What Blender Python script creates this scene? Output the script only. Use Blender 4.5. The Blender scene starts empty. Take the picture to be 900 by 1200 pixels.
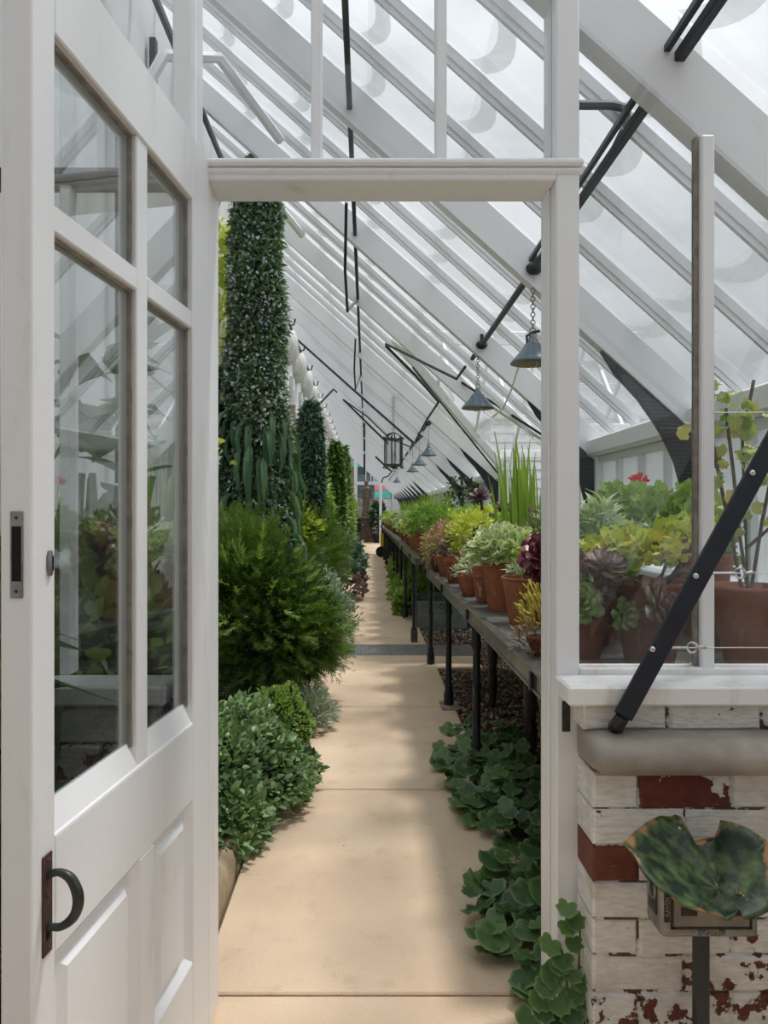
import bpy, math, random
import numpy as np
from mathutils import Vector, Matrix

SC = bpy.context.scene
COL = SC.collection
rng = np.random.default_rng(7)
random.seed(7)
R_ = math.radians

# ------------------------------------------------------------------ camera, sky, sun, exposure
H = 1.4            # camera height
cam_d = bpy.data.cameras.new('camera')
cam = bpy.data.objects.new('camera', cam_d); COL.objects.link(cam)
cam.location = (0, 0, H); cam.rotation_euler = (R_(90), 0, 0)
cam_d.sensor_fit = 'VERTICAL'; cam_d.sensor_height = 36.0; cam_d.lens = 880 / 1200 * 36.0
cam_d.shift_x = 20 / 1200; cam_d.shift_y = 0.0
cam_d.clip_start = 0.02; cam_d.clip_end = 400
SC.camera = cam

SC.view_settings.view_transform = 'Standard'
SC.view_settings.look = 'None'
SC.view_settings.gamma = 1.0
SC.view_settings.use_curve_mapping = False
SC.view_settings.exposure = 0.80

W = bpy.data.worlds.new('overcast_sky'); SC.world = W; W.use_nodes = True
nt = W.node_tree; nt.nodes.clear()
def wn(t, **k):
    n = nt.nodes.new(t)
    for a, b in k.items(): setattr(n, a, b)
    return n
tc = wn('ShaderNodeTexCoord'); sx = wn('ShaderNodeSeparateXYZ')
nt.links.new(tc.outputs['Generated'], sx.inputs[0])
cl = wn('ShaderNodeClamp'); nt.links.new(sx.outputs['Z'], cl.inputs[0])
ml = wn('ShaderNodeMath', operation='MULTIPLY_ADD'); nt.links.new(cl.outputs[0], ml.inputs[0])
ml.inputs[1].default_value = 0.80; ml.inputs[2].default_value = 0.24     # overcast: zenith brighter than horizon
mp = wn('ShaderNodeMapping'); mp.inputs['Scale'].default_value = (2.2, 2.2, 5.0)
nt.links.new(tc.outputs['Generated'], mp.inputs[0])
nz = wn('ShaderNodeTexNoise'); nz.inputs['Scale'].default_value = 2.0; nz.inputs['Detail'].default_value = 5
nt.links.new(mp.outputs[0], nz.inputs['Vector'])
rp = wn('ShaderNodeMapRange'); nt.links.new(nz.outputs['Fac'], rp.inputs['Value'])
rp.inputs['From Min'].default_value = 0.3; rp.inputs['From Max'].default_value = 0.7
rp.inputs['To Min'].default_value = 0.80; rp.inputs['To Max'].default_value = 1.12
m2 = wn('ShaderNodeMath', operation='MULTIPLY'); nt.links.new(ml.outputs[0], m2.inputs[0]); nt.links.new(rp.outputs[0], m2.inputs[1])
bg = wn('ShaderNodeBackground'); bg.inputs['Color'].default_value = (0.93, 0.965, 1.0, 1)
nt.links.new(m2.outputs[0], bg.inputs['Strength'])
wo = wn('ShaderNodeOutputWorld'); nt.links.new(bg.outputs[0], wo.inputs[0])

sun_d = bpy.data.lights.new('sun', 'SUN'); sun_d.energy = 1.5; sun_d.angle = R_(7); sun_d.color = (1.0, 0.96, 0.92)
sun = bpy.data.objects.new('sun', sun_d); COL.objects.link(sun)
sun.rotation_euler = Vector((-0.30, -0.20, -0.93)).to_track_quat('-Z', 'Y').to_euler()
sun.location = (4, 6, 12)
cy = SC.cycles
cy.max_bounces = 8; cy.transparent_max_bounces = 40; cy.diffuse_bounces = 4; cy.glossy_bounces = 4
cy.transmission_bounces = 4; cy.caustics_reflective = False; cy.caustics_refractive = False
cy.sample_clamp_indirect = 6.0

# ------------------------------------------------------------------ materials
def mat_new(name):
    m = bpy.data.materials.new(name); m.use_nodes = True
    t = m.node_tree; t.nodes.clear()
    return m, t
def N(t, typ, **k):
    n = t.nodes.new(typ)
    for a, b in k.items(): setattr(n, a, b)
    return n
def rgba(c): return (c[0], c[1], c[2], 1)
def srgb(r, g, b):
    f = lambda u: (u / 255 / 12.92) if u / 255 <= 0.04045 else ((u / 255 + 0.055) / 1.055) ** 2.4
    return (f(r), f(g), f(b))
def noise(t, scale, detail=4, vec=None, rough=0.55):
    n = N(t, 'ShaderNodeTexNoise'); n.inputs['Scale'].default_value = scale; n.inputs['Detail'].default_value = detail
    n.inputs['Roughness'].default_value = rough
    if vec: t.links.new(vec, n.inputs['Vector'])
    return n.outputs['Fac']
def ramp(t, fac, a, b):
    n = N(t, 'ShaderNodeMapRange'); n.clamp = True
    t.links.new(fac, n.inputs['Value']); n.inputs['From Min'].default_value = a; n.inputs['From Max'].default_value = b
    return n.outputs['Result']
def mixc(t, fac, a, b):
    n = N(t, 'ShaderNodeMix', data_type='RGBA')
    if isinstance(fac, (int, float)): n.inputs[0].default_value = fac
    else: t.links.new(fac, n.inputs[0])
    for s, v in ((6, a), (7, b)):
        if isinstance(v, (tuple, list)): n.inputs[s].default_value = rgba(v)
        else: t.links.new(v, n.inputs[s])
    return n.outputs[2]
def obvec(t):
    return N(t, 'ShaderNodeTexCoord').outputs['Object']
def geovec(t):
    return N(t, 'ShaderNodeNewGeometry').outputs['Position']
def bsdf(t, color, rough=0.6, metal=0.0, bump=None, bstr=0.3, bdist=0.01, spec=0.5):
    p = N(t, 'ShaderNodeBsdfPrincipled')
    if isinstance(color, (tuple, list)): p.inputs['Base Color'].default_value = rgba(color)
    else: t.links.new(color, p.inputs['Base Color'])
    if isinstance(rough, (int, float)): p.inputs['Roughness'].default_value = rough
    else: t.links.new(rough, p.inputs['Roughness'])
    p.inputs['Metallic'].default_value = metal
    p.inputs['Specular IOR Level'].default_value = spec
    if bump is not None:
        b = N(t, 'ShaderNodeBump'); b.inputs['Strength'].default_value = bstr; b.inputs['Distance'].default_value = bdist
        t.links.new(bump, b.inputs['Height']); t.links.new(b.outputs[0], p.inputs['Normal'])
    return p.outputs[0]
def out(t, s):
    o = N(t, 'ShaderNodeOutputMaterial'); t.links.new(s, o.inputs[0])

def m_plain(name, c1, c2=None, scale=8, rough=0.5, metal=0, bstr=0.2, spec=0.5, bdist=0.004):
    m, t = mat_new(name); v = obvec(t)
    n = noise(t, scale, 5, v)
    col = mixc(t, ramp(t, n, 0.35, 0.68), c1, c2) if c2 else c1
    out(t, bsdf(t, col, rough, metal, noise(t, scale * 4, 4, v), bstr, bdist, spec)); return m

def m_white(name, base=(0.85, 0.86, 0.875), dirt=(0.64, 0.63, 0.61), amt=(0.58, 0.85), rough=0.38):
    m, t = mat_new(name); v = geovec(t)
    mpn = N(t, 'ShaderNodeMapping'); mpn.inputs['Scale'].default_value = (1, 1, 0.25); t.links.new(v, mpn.inputs[0])
    a = noise(t, 9, 6, mpn.outputs[0], 0.65)
    b = noise(t, 70, 3, v)
    c = mixc(t, ramp(t, a, *amt), base, dirt)
    ch = ramp(t, noise(t, 38, 5, v, 0.7), 0.735, 0.75)          # small chips of grey old paint
    c = mixc(t, ch, c, (0.40, 0.38, 0.35))
    out(t, bsdf(t, c, rough, 0, b, 0.12, 0.004)); return m

M = {}
M['white'] = m_white('white_gloss_paint')
M['white_rafter'] = m_white('white_roof_paint', (0.78, 0.79, 0.805), (0.66, 0.66, 0.655), (0.6, 0.9), 0.55)
M['white_old'] = m_white('white_weathered_paint', (0.87, 0.87, 0.87), (0.60, 0.57, 0.53), (0.5, 0.72))
M['wall_white'] = m_white('limewashed_wall', (0.78, 0.785, 0.79), (0.62, 0.615, 0.60), (0.55, 0.85), 0.8)
M['bead'] = m_plain('weathered_putty_bead', srgb(150, 146, 136), srgb(120, 114, 104), 30, 0.7)
M['iron'] = m_plain('black_painted_iron', srgb(22, 26, 33), srgb(34, 39, 46), 14, 0.38)
M['iron_blue'] = m_plain('blue_black_painted_iron', srgb(19, 25, 36), srgb(30, 38, 50), 14, 0.5)
M['iron_rim'] = m_plain('worn_black_metal_edging', srgb(74, 76, 74), srgb(112, 112, 108), 10, 0.3, 0.3)
M['rust'] = m_plain('rusty_iron', srgb(84, 52, 42), srgb(50, 40, 38), 60, 0.6)
M['bronze'] = m_plain('dark_patinated_iron', srgb(46, 50, 47), srgb(66, 72, 66), 40, 0.35, 0.4)
M['galv'] = m_plain('galvanised_steel', srgb(150, 150, 146), srgb(120, 121, 118), 30, 0.38, 0.7)
M['steel'] = m_plain('stainless_steel', srgb(200, 200, 198), None, 20, 0.22, 1.0)
M['slate'] = m_plain('damp_slate_top', srgb(112, 116, 112), srgb(76, 80, 78), 5, 0.42, 0, 0.2)
M['soil'] = m_plain('dark_soil', srgb(52, 42, 34), srgb(34, 28, 24), 40, 0.95, 0, 0.8)
M['dark'] = m_plain('black_void', (0.004, 0.004, 0.004), None, 5, 0.9)
M['bust'] = m_plain('black_bust_bronze', srgb(26, 27, 30), srgb(40, 40, 42), 14, 0.4)
M['stone'] = m_plain('weathered_stone', srgb(170, 158, 142), srgb(120, 110, 98), 14, 0.85, 0, 0.5)
M['statue'] = m_plain('brown_lichened_stone', srgb(132, 115, 100), srgb(92, 80, 70), 9, 0.85, 0, 0.5)
M['coping'] = m_plain('grey_clay_coping', srgb(166, 158, 148), srgb(128, 120, 110), 7, 0.5, 0, 0.4, 0.4, 0.003)
M['kerb'] = m_plain('buff_clay_kerb', srgb(176, 158, 130), srgb(132, 116, 94), 9, 0.7, 0, 0.4)
M['wood_dark'] = m_plain('dark_stained_wood', srgb(66, 52, 44), srgb(40, 33, 29), 12, 0.5)
M['wood_grey'] = m_plain('grey_weathered_wood', srgb(104, 96, 84), srgb(70, 66, 58), 12, 0.7)
M['zinc'] = m_plain('dull_zinc_tank', srgb(136, 146, 142), srgb(104, 114, 110), 9, 0.55, 0.2)
M['lamp_blue'] = m_plain('blue_grey_enamel', srgb(84, 104, 116), srgb(62, 80, 92), 12, 0.25)
M['lamp_in'] = m_plain('dull_cream_enamel', srgb(150, 140, 104), srgb(120, 112, 82), 12, 0.4)
M['yellow'] = m_plain('yellow_plastic', srgb(226, 186, 40), None, 10, 0.4)
M['rubber'] = m_plain('black_rubber', srgb(24, 24, 25), None, 30, 0.7)
M['clap'] = m_plain('white_clapboard', (0.74, 0.74, 0.73), (0.60, 0.60, 0.59), 6, 0.6)
M['turq'] = m_plain('turquoise_board', srgb(116, 214, 196), srgb(70, 168, 156), 3, 0.6)
M['pink'] = m_plain('pink_board', srgb(238, 158, 166), srgb(216, 130, 142), 3, 0.6)
M['grey_board'] = m_plain('teal_grey_board', srgb(70, 96, 92), srgb(52, 74, 72), 3, 0.6)
M['brownbrick'] = m_plain('far_brown_brick', srgb(126, 106, 96), srgb(98, 84, 78), 6, 0.8)
M['ashlar'] = m_plain('far_grey_ashlar', srgb(152, 148, 140), srgb(116, 113, 108), 4, 0.8)
M['lawn'] = m_plain('outdoor_paving', srgb(150, 148, 142), srgb(126, 124, 118), 2, 0.9)
M['red'] = m_plain('red_tag', srgb(196, 44, 52), None, 10, 0.5)
M['stem'] = m_plain('brown_stem', srgb(98, 78, 58), srgb(70, 56, 44), 30, 0.8)
M['stem_green'] = m_plain('green_stem', srgb(96, 112, 58), srgb(70, 86, 44), 30, 0.7)
M['dry'] = m_plain('dry_leaf', srgb(186, 154, 106), srgb(134, 100, 66), 14, 0.8)
M['black_label'] = m_plain('black_print', (0.006, 0.006, 0.007), None, 4, 0.4)
M['panel_grey'] = m_plain('beige_grey_label', srgb(142, 134, 122), srgb(118, 112, 104), 24, 0.5)
M['cream'] = m_plain('white_plaster_trim', (0.80, 0.79, 0.76), (0.62, 0.60, 0.55), 9, 0.75)

def m_terracotta(name, c1, c2, salt):
    m, t = mat_new(name); v = obvec(t)
    oi = N(t, 'ShaderNodeObjectInfo').outputs['Random']
    base = mixc(t, oi, c1, c2)
    base = mixc(t, ramp(t, noise(t, 6, 5, v), 0.42, 0.72), base, (c1[0] * 0.62, c1[1] * 0.6, c1[2] * 0.6))
    base = mixc(t, ramp(t, noise(t, 3.2, 5, v, 0.6), *salt), base, srgb(196, 178, 164))
    out(t, bsdf(t, base, 0.75, 0, noise(t, 60, 4, v), 0.25, 0.002, 0.3)); return m
M['terra'] = m_terracotta('terracotta', srgb(186, 116, 82), srgb(160, 96, 70), (0.62, 0.92))
M['terra_salt'] = m_terracotta('salt_bloomed_terracotta', srgb(172, 106, 78), srgb(156, 96, 74), (0.58, 0.66))
M['terra_dark'] = m_terracotta('brown_terracotta', srgb(142, 82, 60), srgb(128, 74, 56), (0.64, 0.95))

def m_path():
    m, t = mat_new('buff_concrete'); v = geovec(t)
    a = noise(t, 1.3, 5, v); b = noise(t, 160, 3, v); c = noise(t, 7, 6, v, 0.65)
    col = mixc(t, ramp(t, a, 0.35, 0.68), srgb(230, 206, 178), srgb(212, 186, 158))
    col = mixc(t, ramp(t, c, 0.55, 0.80), col, srgb(200, 175, 148))
    col = mixc(t, ramp(t, b, 0.58, 0.75), col, srgb(190, 164, 138))
    vo = N(t, 'ShaderNodeTexVoronoi'); vo.inputs['Scale'].default_value = 9; t.links.new(v, vo.inputs['Vector'])
    n = N(t, 'ShaderNodeMath', operation='LESS_THAN'); t.links.new(vo.outputs['Distance'], n.inputs[0]); n.inputs[1].default_value = 0.035
    col = mixc(t, n.outputs[0], col, srgb(96, 76, 60))
    out(t, bsdf(t, col, 0.8, 0, b, 0.25, 0.003, 0.3)); return m
M['path'] = m_path()

def m_brick(name, lo, hi, red=srgb(114, 62, 50)):
    m, t = mat_new(name); v = geovec(t)
    w = noise(t, 16, 6, v, 0.6)
    mpn = N(t, 'ShaderNodeMapping'); mpn.inputs['Scale'].default_value = (1, 1, 4); t.links.new(v, mpn.inputs[0])
    g = noise(t, 26, 5, mpn.outputs[0])
    oi = N(t, 'ShaderNodeObjectInfo').outputs['Random']
    wh = mixc(t, ramp(t, g, 0.35, 0.75), srgb(234, 233, 229), srgb(202, 200, 194))
    wh = mixc(t, ramp(t, noise(t, 5, 5, v), 0.55, 0.8), wh, srgb(172, 164, 150))
    rd = mixc(t, ramp(t, noise(t, 30, 5, v, .7), .35, .7), red, (red[0] * 0.5, red[1] * 0.55, red[2] * 0.6))
    rd = mixc(t, ramp(t, noise(t, 60, 4, v, .7), .66, .72), rd, srgb(150, 128, 116))
    mask = ramp(t, w, lo, hi)
    col = mixc(t, mask, wh, rd)
    inv = N(t, 'ShaderNodeMath', operation='MULTIPLY_ADD'); t.links.new(mask, inv.inputs[0]); inv.inputs[1].default_value = -1.2
    t.links.new(g, inv.inputs[2])
    out(t, bsdf(t, col, 0.62, 0, inv.outputs[0], 0.9, 0.008, 0.35)); return m
M['brick_white'] = m_brick('white_painted_brick', 0.69, 0.70)
M['brick_peel'] = m_brick('peeling_painted_brick', 0.545, 0.56)
M['brick_flake'] = m_brick('flaked_red_brick', 0.44, 0.455, srgb(118, 58, 46))
M['brick_red'] = m_brick('bare_red_brick', 0.12, 0.16, srgb(120, 64, 50))
M['mortar'] = m_brick('painted_mortar', 0.52, 0.55, srgb(104, 84, 72))
M['far_brick'] = m_brick('white_wall_brick', 0.75, 0.78)

def glass_shader(t, tint, fres_mul, haze, haze_scale, ior=1.5, haze_col=(0.84, 0.86, 0.88), haze_min=0.0, stretch=None):
    tr = N(t, 'ShaderNodeBsdfTransparent'); tr.inputs[0].default_value = rgba(tint)
    gl = N(t, 'ShaderNodeBsdfGlossy'); gl.inputs['Roughness'].default_value = 0.0
    lw = N(t, 'ShaderNodeLayerWeight'); lw.inputs['Blend'].default_value = 0.5        # facing = 1 - |cos|, the same from both sides
    p5 = N(t, 'ShaderNodeMath', operation='POWER'); t.links.new(lw.outputs['Facing'], p5.inputs[0]); p5.inputs[1].default_value = 5.0
    fr = N(t, 'ShaderNodeMath', operation='MULTIPLY_ADD'); t.links.new(p5.outputs[0], fr.inputs[0]); fr.inputs[1].default_value = 0.96; fr.inputs[2].default_value = 0.04
    k = N(t, 'ShaderNodeMath', operation='MULTIPLY', use_clamp=True); t.links.new(fr.outputs[0], k.inputs[0]); k.inputs[1].default_value = fres_mul
    mx = N(t, 'ShaderNodeMixShader'); t.links.new(k.outputs[0], mx.inputs[0]); t.links.new(tr.outputs[0], mx.inputs[1]); t.links.new(gl.outputs[0], mx.inputs[2])
    if haze <= 0: return mx.outputs[0]
    v = geovec(t)
    if stretch:
        mpn = N(t, 'ShaderNodeMapping'); mpn.inputs['Scale'].default_value = stretch; t.links.new(v, mpn.inputs[0]); v = mpn.outputs[0]
    n = ramp(t, noise(t, haze_scale, 5, v), 0.3, 0.75)
    h = N(t, 'ShaderNodeMath', operation='MULTIPLY_ADD'); t.links.new(n, h.inputs[0]); h.inputs[1].default_value = haze; h.inputs[2].default_value = haze_min
    tl = N(t, 'ShaderNodeBsdfTranslucent'); tl.inputs[0].default_value = rgba(haze_col)
    df = N(t, 'ShaderNodeBsdfDiffuse'); df.inputs[0].default_value = rgba(haze_col)
    dm = N(t, 'ShaderNodeMixShader'); dm.inputs[0].default_value = 0.5
    t.links.new(tl.outputs[0], dm.inputs[1]); t.links.new(df.outputs[0], dm.inputs[2])
    m3 = N(t, 'ShaderNodeMixShader'); t.links.new(h.outputs[0], m3.inputs[0]); t.links.new(mx.outputs[0], m3.inputs[1]); t.links.new(dm.outputs[0], m3.inputs[2])
    return m3.outputs[0]
def m_glass(name, tint, fm, haze=0, hs=5, hmin=0.0, stretch=None, hc=(0.84, 0.86, 0.88)):
    m, t = mat_new(name); out(t, glass_shader(t, tint, fm, haze, hs, haze_min=hmin, stretch=stretch, haze_col=hc)); return m
M['glass'] = m_glass('clear_glass', (0.93, 0.938, 0.942), 1.2, 0.03, 6)
M['glass_door'] = m_glass('door_glass', (0.92, 0.945, 0.945), 2.3, 0.02, 6)
M['glass_roof'] = m_glass('dusty_roof_glass', (0.97, 0.976, 0.982), 0.8, 0.14, 3.0, 0.05)
M['glass_porch'] = m_glass('matt_weathered_glass', (0.94, 0.945, 0.95), 0.0, 0.18, 3.0, 0.10)
M['glass_lap'] = m_glass('grimy_roof_glass_lap', (0.78, 0.80, 0.80), 0.8, 0.25, 14, 0.35, None, (0.60, 0.63, 0.62))
M['glass_wash'] = m_glass('whitewashed_glass', (0.93, 0.955, 0.97), 0.8, 0.25, 2.5, 0.45, (1, 1, 0.5), (0.90, 0.93, 0.94))

def leaf_mat(name, c1, c2, edge=None, e0=0.55, e1=0.85, rough=0.45, trans=0.28, tint=(1.08, 1.10, 0.68), spec=0.4):
    m, t = mat_new(name)
    g = 1.0 if trans == 0 else 1.45
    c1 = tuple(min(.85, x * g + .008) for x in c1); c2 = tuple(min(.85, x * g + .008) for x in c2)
    if edge: edge = tuple(min(.88, x * g) for x in edge)
    at = N(t, 'ShaderNodeAttribute', attribute_name='v'); oi = N(t, 'ShaderNodeObjectInfo').outputs['Random']
    s = N(t, 'ShaderNodeMath', operation='MULTIPLY_ADD', use_clamp=True)
    t.links.new(oi, s.inputs[0]); s.inputs[1].default_value = 0.35; t.links.new(at.outputs['Fac'], s.inputs[2])
    col = mixc(t, s.outputs[0], c1, c2)
    if edge:
        ae = N(t, 'ShaderNodeAttribute', attribute_name='e')
        col = mixc(t, ramp(t, ae.outputs['Fac'], e0, e1), col, edge)
    p = bsdf(t, col, rough, 0, None, spec=spec)
    tl = N(t, 'ShaderNodeBsdfTranslucent')
    tt = N(t, 'ShaderNodeMix', data_type='RGBA', blend_type='MULTIPLY'); tt.inputs[0].default_value = 1
    t.links.new(col, tt.inputs[6]); tt.inputs[7].default_value = rgba(tint); t.links.new(tt.outputs[2], tl.inputs[0])
    mx = N(t, 'ShaderNodeMixShader'); mx.inputs[0].default_value = trans
    t.links.new(p, mx.inputs[1]); t.links.new(tl.outputs[0], mx.inputs[2]); out(t, mx.outputs[0]); return m
L = {}
L['lime'] = leaf_mat('lime_leaf', srgb(148, 160, 62), srgb(182, 190, 88))
L['mid'] = leaf_mat('mid_green_leaf', srgb(86, 112, 50), srgb(124, 146, 72))
L['bright'] = leaf_mat('bright_green_leaf', srgb(104, 136, 60), srgb(142, 168, 88))
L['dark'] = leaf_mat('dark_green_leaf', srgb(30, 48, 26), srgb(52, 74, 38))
L['cover'] = leaf_mat('ground_cover_leaf', srgb(62, 90, 52), srgb(122, 148, 102), rough=0.35)
L['ivy'] = leaf_mat('ivy_leaf', srgb(38, 68, 36), srgb(82, 112, 60), srgb(104, 128, 84), 0.75, 1.0, rough=0.4)
L['feather'] = leaf_mat('feathery_leaf', srgb(46, 72, 24), srgb(94, 122, 46))
L['grey'] = leaf_mat('grey_green_leaf', srgb(128, 148, 118), srgb(164, 178, 150))
L['silver'] = leaf_mat('silver_leaf', srgb(110, 128, 108), srgb(150, 162, 146))
L['blue'] = leaf_mat('blue_green_leaf', srgb(46, 74, 58), srgb(82, 108, 90))
L['echium'] = leaf_mat('echium_leaf', srgb(60, 86, 58), srgb(104, 128, 96))
L['echium_long'] = leaf_mat('echium_long_leaf', srgb(50, 82, 54), srgb(88, 120, 86))
L['flower_blue'] = leaf_mat('pale_blue_flower', srgb(140, 150, 176), srgb(190, 196, 214))
L['vari'] = leaf_mat('variegated_leaf', srgb(132, 152, 98), srgb(166, 180, 120), srgb(224, 226, 200), 0.55, 0.9)
L['red'] = leaf_mat('dark_red_leaf', srgb(70, 28, 36), srgb(96, 40, 48), srgb(120, 56, 62), 0.6, 1.0, rough=0.3, trans=0.12, tint=(1.4, 0.6, 0.6))
L['purple'] = leaf_mat('purple_brown_leaf', srgb(84, 66, 70), srgb(120, 100, 98), srgb(140, 118, 112), 0.6, 1.0, tint=(1.2, 0.9, 0.9))
L['pinkish'] = leaf_mat('pink_green_leaf', srgb(140, 140, 90), srgb(168, 132, 120))
L['aeonium'] = leaf_mat('aeonium_leaf', srgb(120, 150, 84), srgb(150, 170, 110), srgb(132, 96, 108), 0.7, 1.0, rough=0.4)
L['aeonium_p'] = leaf_mat('purple_aeonium_leaf', srgb(150, 160, 120), srgb(160, 140, 140), srgb(136, 100, 116), 0.45, 0.9, rough=0.4)
L['yellow'] = leaf_mat('yellow_green_leaf', srgb(160, 158, 64), srgb(198, 186, 96))
L['autumn'] = leaf_mat('yellowing_leaf', srgb(196, 182, 104), srgb(150, 164, 84))
L['iris'] = leaf_mat('iris_blade', srgb(100, 132, 46), srgb(142, 168, 70))
L['banana'] = leaf_mat('large_green_leaf', srgb(44, 74, 38), srgb(84, 116, 62), rough=0.35)
L['flower_red'] = leaf_mat('red_flower', srgb(150, 24, 50), srgb(186, 40, 66), tint=(1.4, 0.6, 0.6))
L['flower_pink'] = leaf_mat('pink_flower', srgb(224, 120, 130), srgb(238, 160, 160), tint=(1.2, 0.9, 0.9))
L['flower_white'] = leaf_mat('white_flower', srgb(224, 226, 216), srgb(240, 240, 234))
L['orange'] = leaf_mat('orange_red_leaf', srgb(176, 84, 44), srgb(150, 60, 36), tint=(1.3, 0.8, 0.6))

# ------------------------------------------------------------------ object helpers
def link(o, parent=None):
    COL.objects.link(o)
    if parent is not None: o.parent = parent
    return o
def tag(o, label=None, cat=None, group=None, kind=None):
    if label: o['label'] = label
    if cat: o['category'] = cat
    if group: o['group'] = group
    if kind: o['kind'] = kind
    return o
def empty(name, loc=(0, 0, 0), label=None, cat=None, group=None, kind=None, rz=0):
    o = bpy.data.objects.new(name, None); link(o); o.location = loc; o.rotation_euler = (0, 0, rz)
    o.empty_display_size = 0.1
    return tag(o, label, cat, group, kind)
def as_list(m): return m if isinstance(m, (list, tuple)) else [m]
class MB:
    def __init__(s): s.v = []; s.f = []; s.mi = []; s.m = 0
    def add(s, vs, fs):
        b = len(s.v); s.v += [tuple(p) for p in vs]
        for f in fs: s.f.append([b + i for i in f]); s.mi.append(s.m)
        return s
    def box(s, x0, x1, y0, y1, z0, z1):
        return s.add([(x0,y0,z0),(x1,y0,z0),(x1,y1,z0),(x0,y1,z0),(x0,y0,z1),(x1,y0,z1),(x1,y1,z1),(x0,y1,z1)],
                     [(0,3,2,1),(4,5,6,7),(0,1,5,4),(1,2,6,5),(2,3,7,6),(3,0,4,7)])
    def prism(s, poly, axis, a, b):
        """poly: 2D points; axis 'y': (x,z) extruded y a..b ; 'x': (y,z) ; 'z': (x,y)"""
        def mk(p, c):
            return (p[0], c, p[1]) if axis == 'y' else ((c, p[0], p[1]) if axis == 'x' else (p[0], p[1], c))
        n = len(poly); vs = [mk(p, a) for p in poly] + [mk(p, b) for p in poly]
        fs = [tuple(range(n)), tuple(range(2 * n - 1, n - 1, -1))] + [(i, i + n, (i + 1) % n + n, (i + 1) % n) for i in range(n)]
        return s.add(vs, fs)
    def bar(s, p0, p1, w, h, up=(0, 0, 1)):
        p0 = Vector(p0); p1 = Vector(p1); d = (p1 - p0).normalized(); u = Vector(up)
        x = d.cross(u)
        if x.length < 1e-4: x = d.cross(Vector((1, 0, 0)))
        x.normalize(); u = x.cross(d).normalized()
        vs = []
        for p in (p0, p1):
            for a, b in ((-1,-1),(1,-1),(1,1),(-1,1)): vs.append(p + x * (a * w / 2) + u * (b * h / 2))
        return s.add(vs, [(0,1,2,3),(7,6,5,4),(0,4,5,1),(1,5,6,2),(2,6,7,3),(3,7,4,0)])
    def tube(s, path, r, n=8, cap=True, flat=1.0, ref=(0, 0, 1)):
        P = [Vector(p) for p in path]; k = len(P); rs = r if isinstance(r, (list, tuple)) else [r] * k
        vs = []; ref = Vector(ref)
        for i, p in enumerate(P):
            d = (P[min(i + 1, k - 1)] - P[max(i - 1, 0)]).normalized()
            a = d.cross(ref)
            if a.length < 0.05: a = d.cross(Vector((0, 1, 0)))
            a.normalize(); b = d.cross(a).normalized()
            for j in range(n):
                t = 2 * math.pi * j / n
                vs.append(p + a * (math.cos(t) * rs[i]) + b * (math.sin(t) * rs[i] * flat))
        fs = []
        for i in range(k - 1):
            for j in range(n):
                fs.append((i*n+j, i*n+(j+1)%n, (i+1)*n+(j+1)%n, (i+1)*n+j))
        if cap: fs.append(tuple(range(n-1, -1, -1))); fs.append(tuple((k-1)*n + j for j in range(n)))
        return s.add(vs, fs)
    def lathe(s, prof, n=20, c=(0, 0, 0), sx=1, sy=1, cap=True):
        vs = []; k = len(prof)
        for r, z in prof:
            for j in range(n):
                t = 2 * math.pi * j / n; vs.append((c[0] + sx * r * math.cos(t), c[1] + sy * r * math.sin(t), c[2] + z))
        fs = [(i*n+j, i*n+(j+1)%n, (i+1)*n+(j+1)%n, (i+1)*n+j) for i in range(k-1) for j in range(n)]
        if cap: fs.append(tuple(range(n-1,-1,-1))); fs.append(tuple((k-1)*n+j for j in range(n)))
        return s.add(vs, fs)
    def torus(s, c, R, r, axis='y', n=16, m=8, a0=0, a1=2*math.pi):
        pts = []
        full = abs(a1 - a0 - 2 * math.pi) < 1e-6
        cnt = n if full else n + 1
        vs = []
        for i in range(cnt):
            t = a0 + (a1 - a0) * i / n
            for j in range(m):
                q = 2*math.pi*j/m; rad = R + r*math.cos(q); h = r*math.sin(q)
                a, b = rad*math.cos(t), rad*math.sin(t)
                p = (a, h, b) if axis == 'y' else ((h, a, b) if axis == 'x' else (a, b, h))
                vs.append((c[0]+p[0], c[1]+p[1], c[2]+p[2]))
        fs = []
        for i in range(n):
            i2 = (i+1) % cnt
            for j in range(m): fs.append((i*m+j, i2*m+j, i2*m+(j+1)%m, i*m+(j+1)%m))
        return s.add(vs, fs)
    def ball(s, c, rx, ry, rz, n=12, m=8):
        prof = [(max(1e-4, math.sin(math.pi*i/m)), -math.cos(math.pi*i/m)) for i in range(m+1)]
        vs = []
        for r, z in prof:
            for j in range(n):
                t = 2*math.pi*j/n; vs.append((c[0]+rx*r*math.cos(t), c[1]+ry*r*math.sin(t), c[2]+rz*z))
        fs = [(i*n+j, i*n+(j+1)%n, (i+1)*n+(j+1)%n, (i+1)*n+j) for i in range(m) for j in range(n)]
        return s.add(vs, fs)
    def mesh(s, name, mats, smooth=False):
        me = bpy.data.meshes.new(name); me.from_pydata(s.v, [], s.f)
        for m in as_list(mats): me.materials.append(m)
        if len(as_list(mats)) > 1: me.polygons.foreach_set('material_index', s.mi)
        import bmesh
        bm = bmesh.new(); bm.from_mesh(me); bmesh.ops.recalc_face_normals(bm, faces=bm.faces); bm.to_mesh(me); bm.free()
        if smooth:
            me.polygons.foreach_set('use_smooth', [True] * len(me.polygons))
            try: me.set_sharp_from_angle(angle=R_(smooth if smooth is not True else 40))
            except Exception: pass
        me.update(); return me
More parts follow.
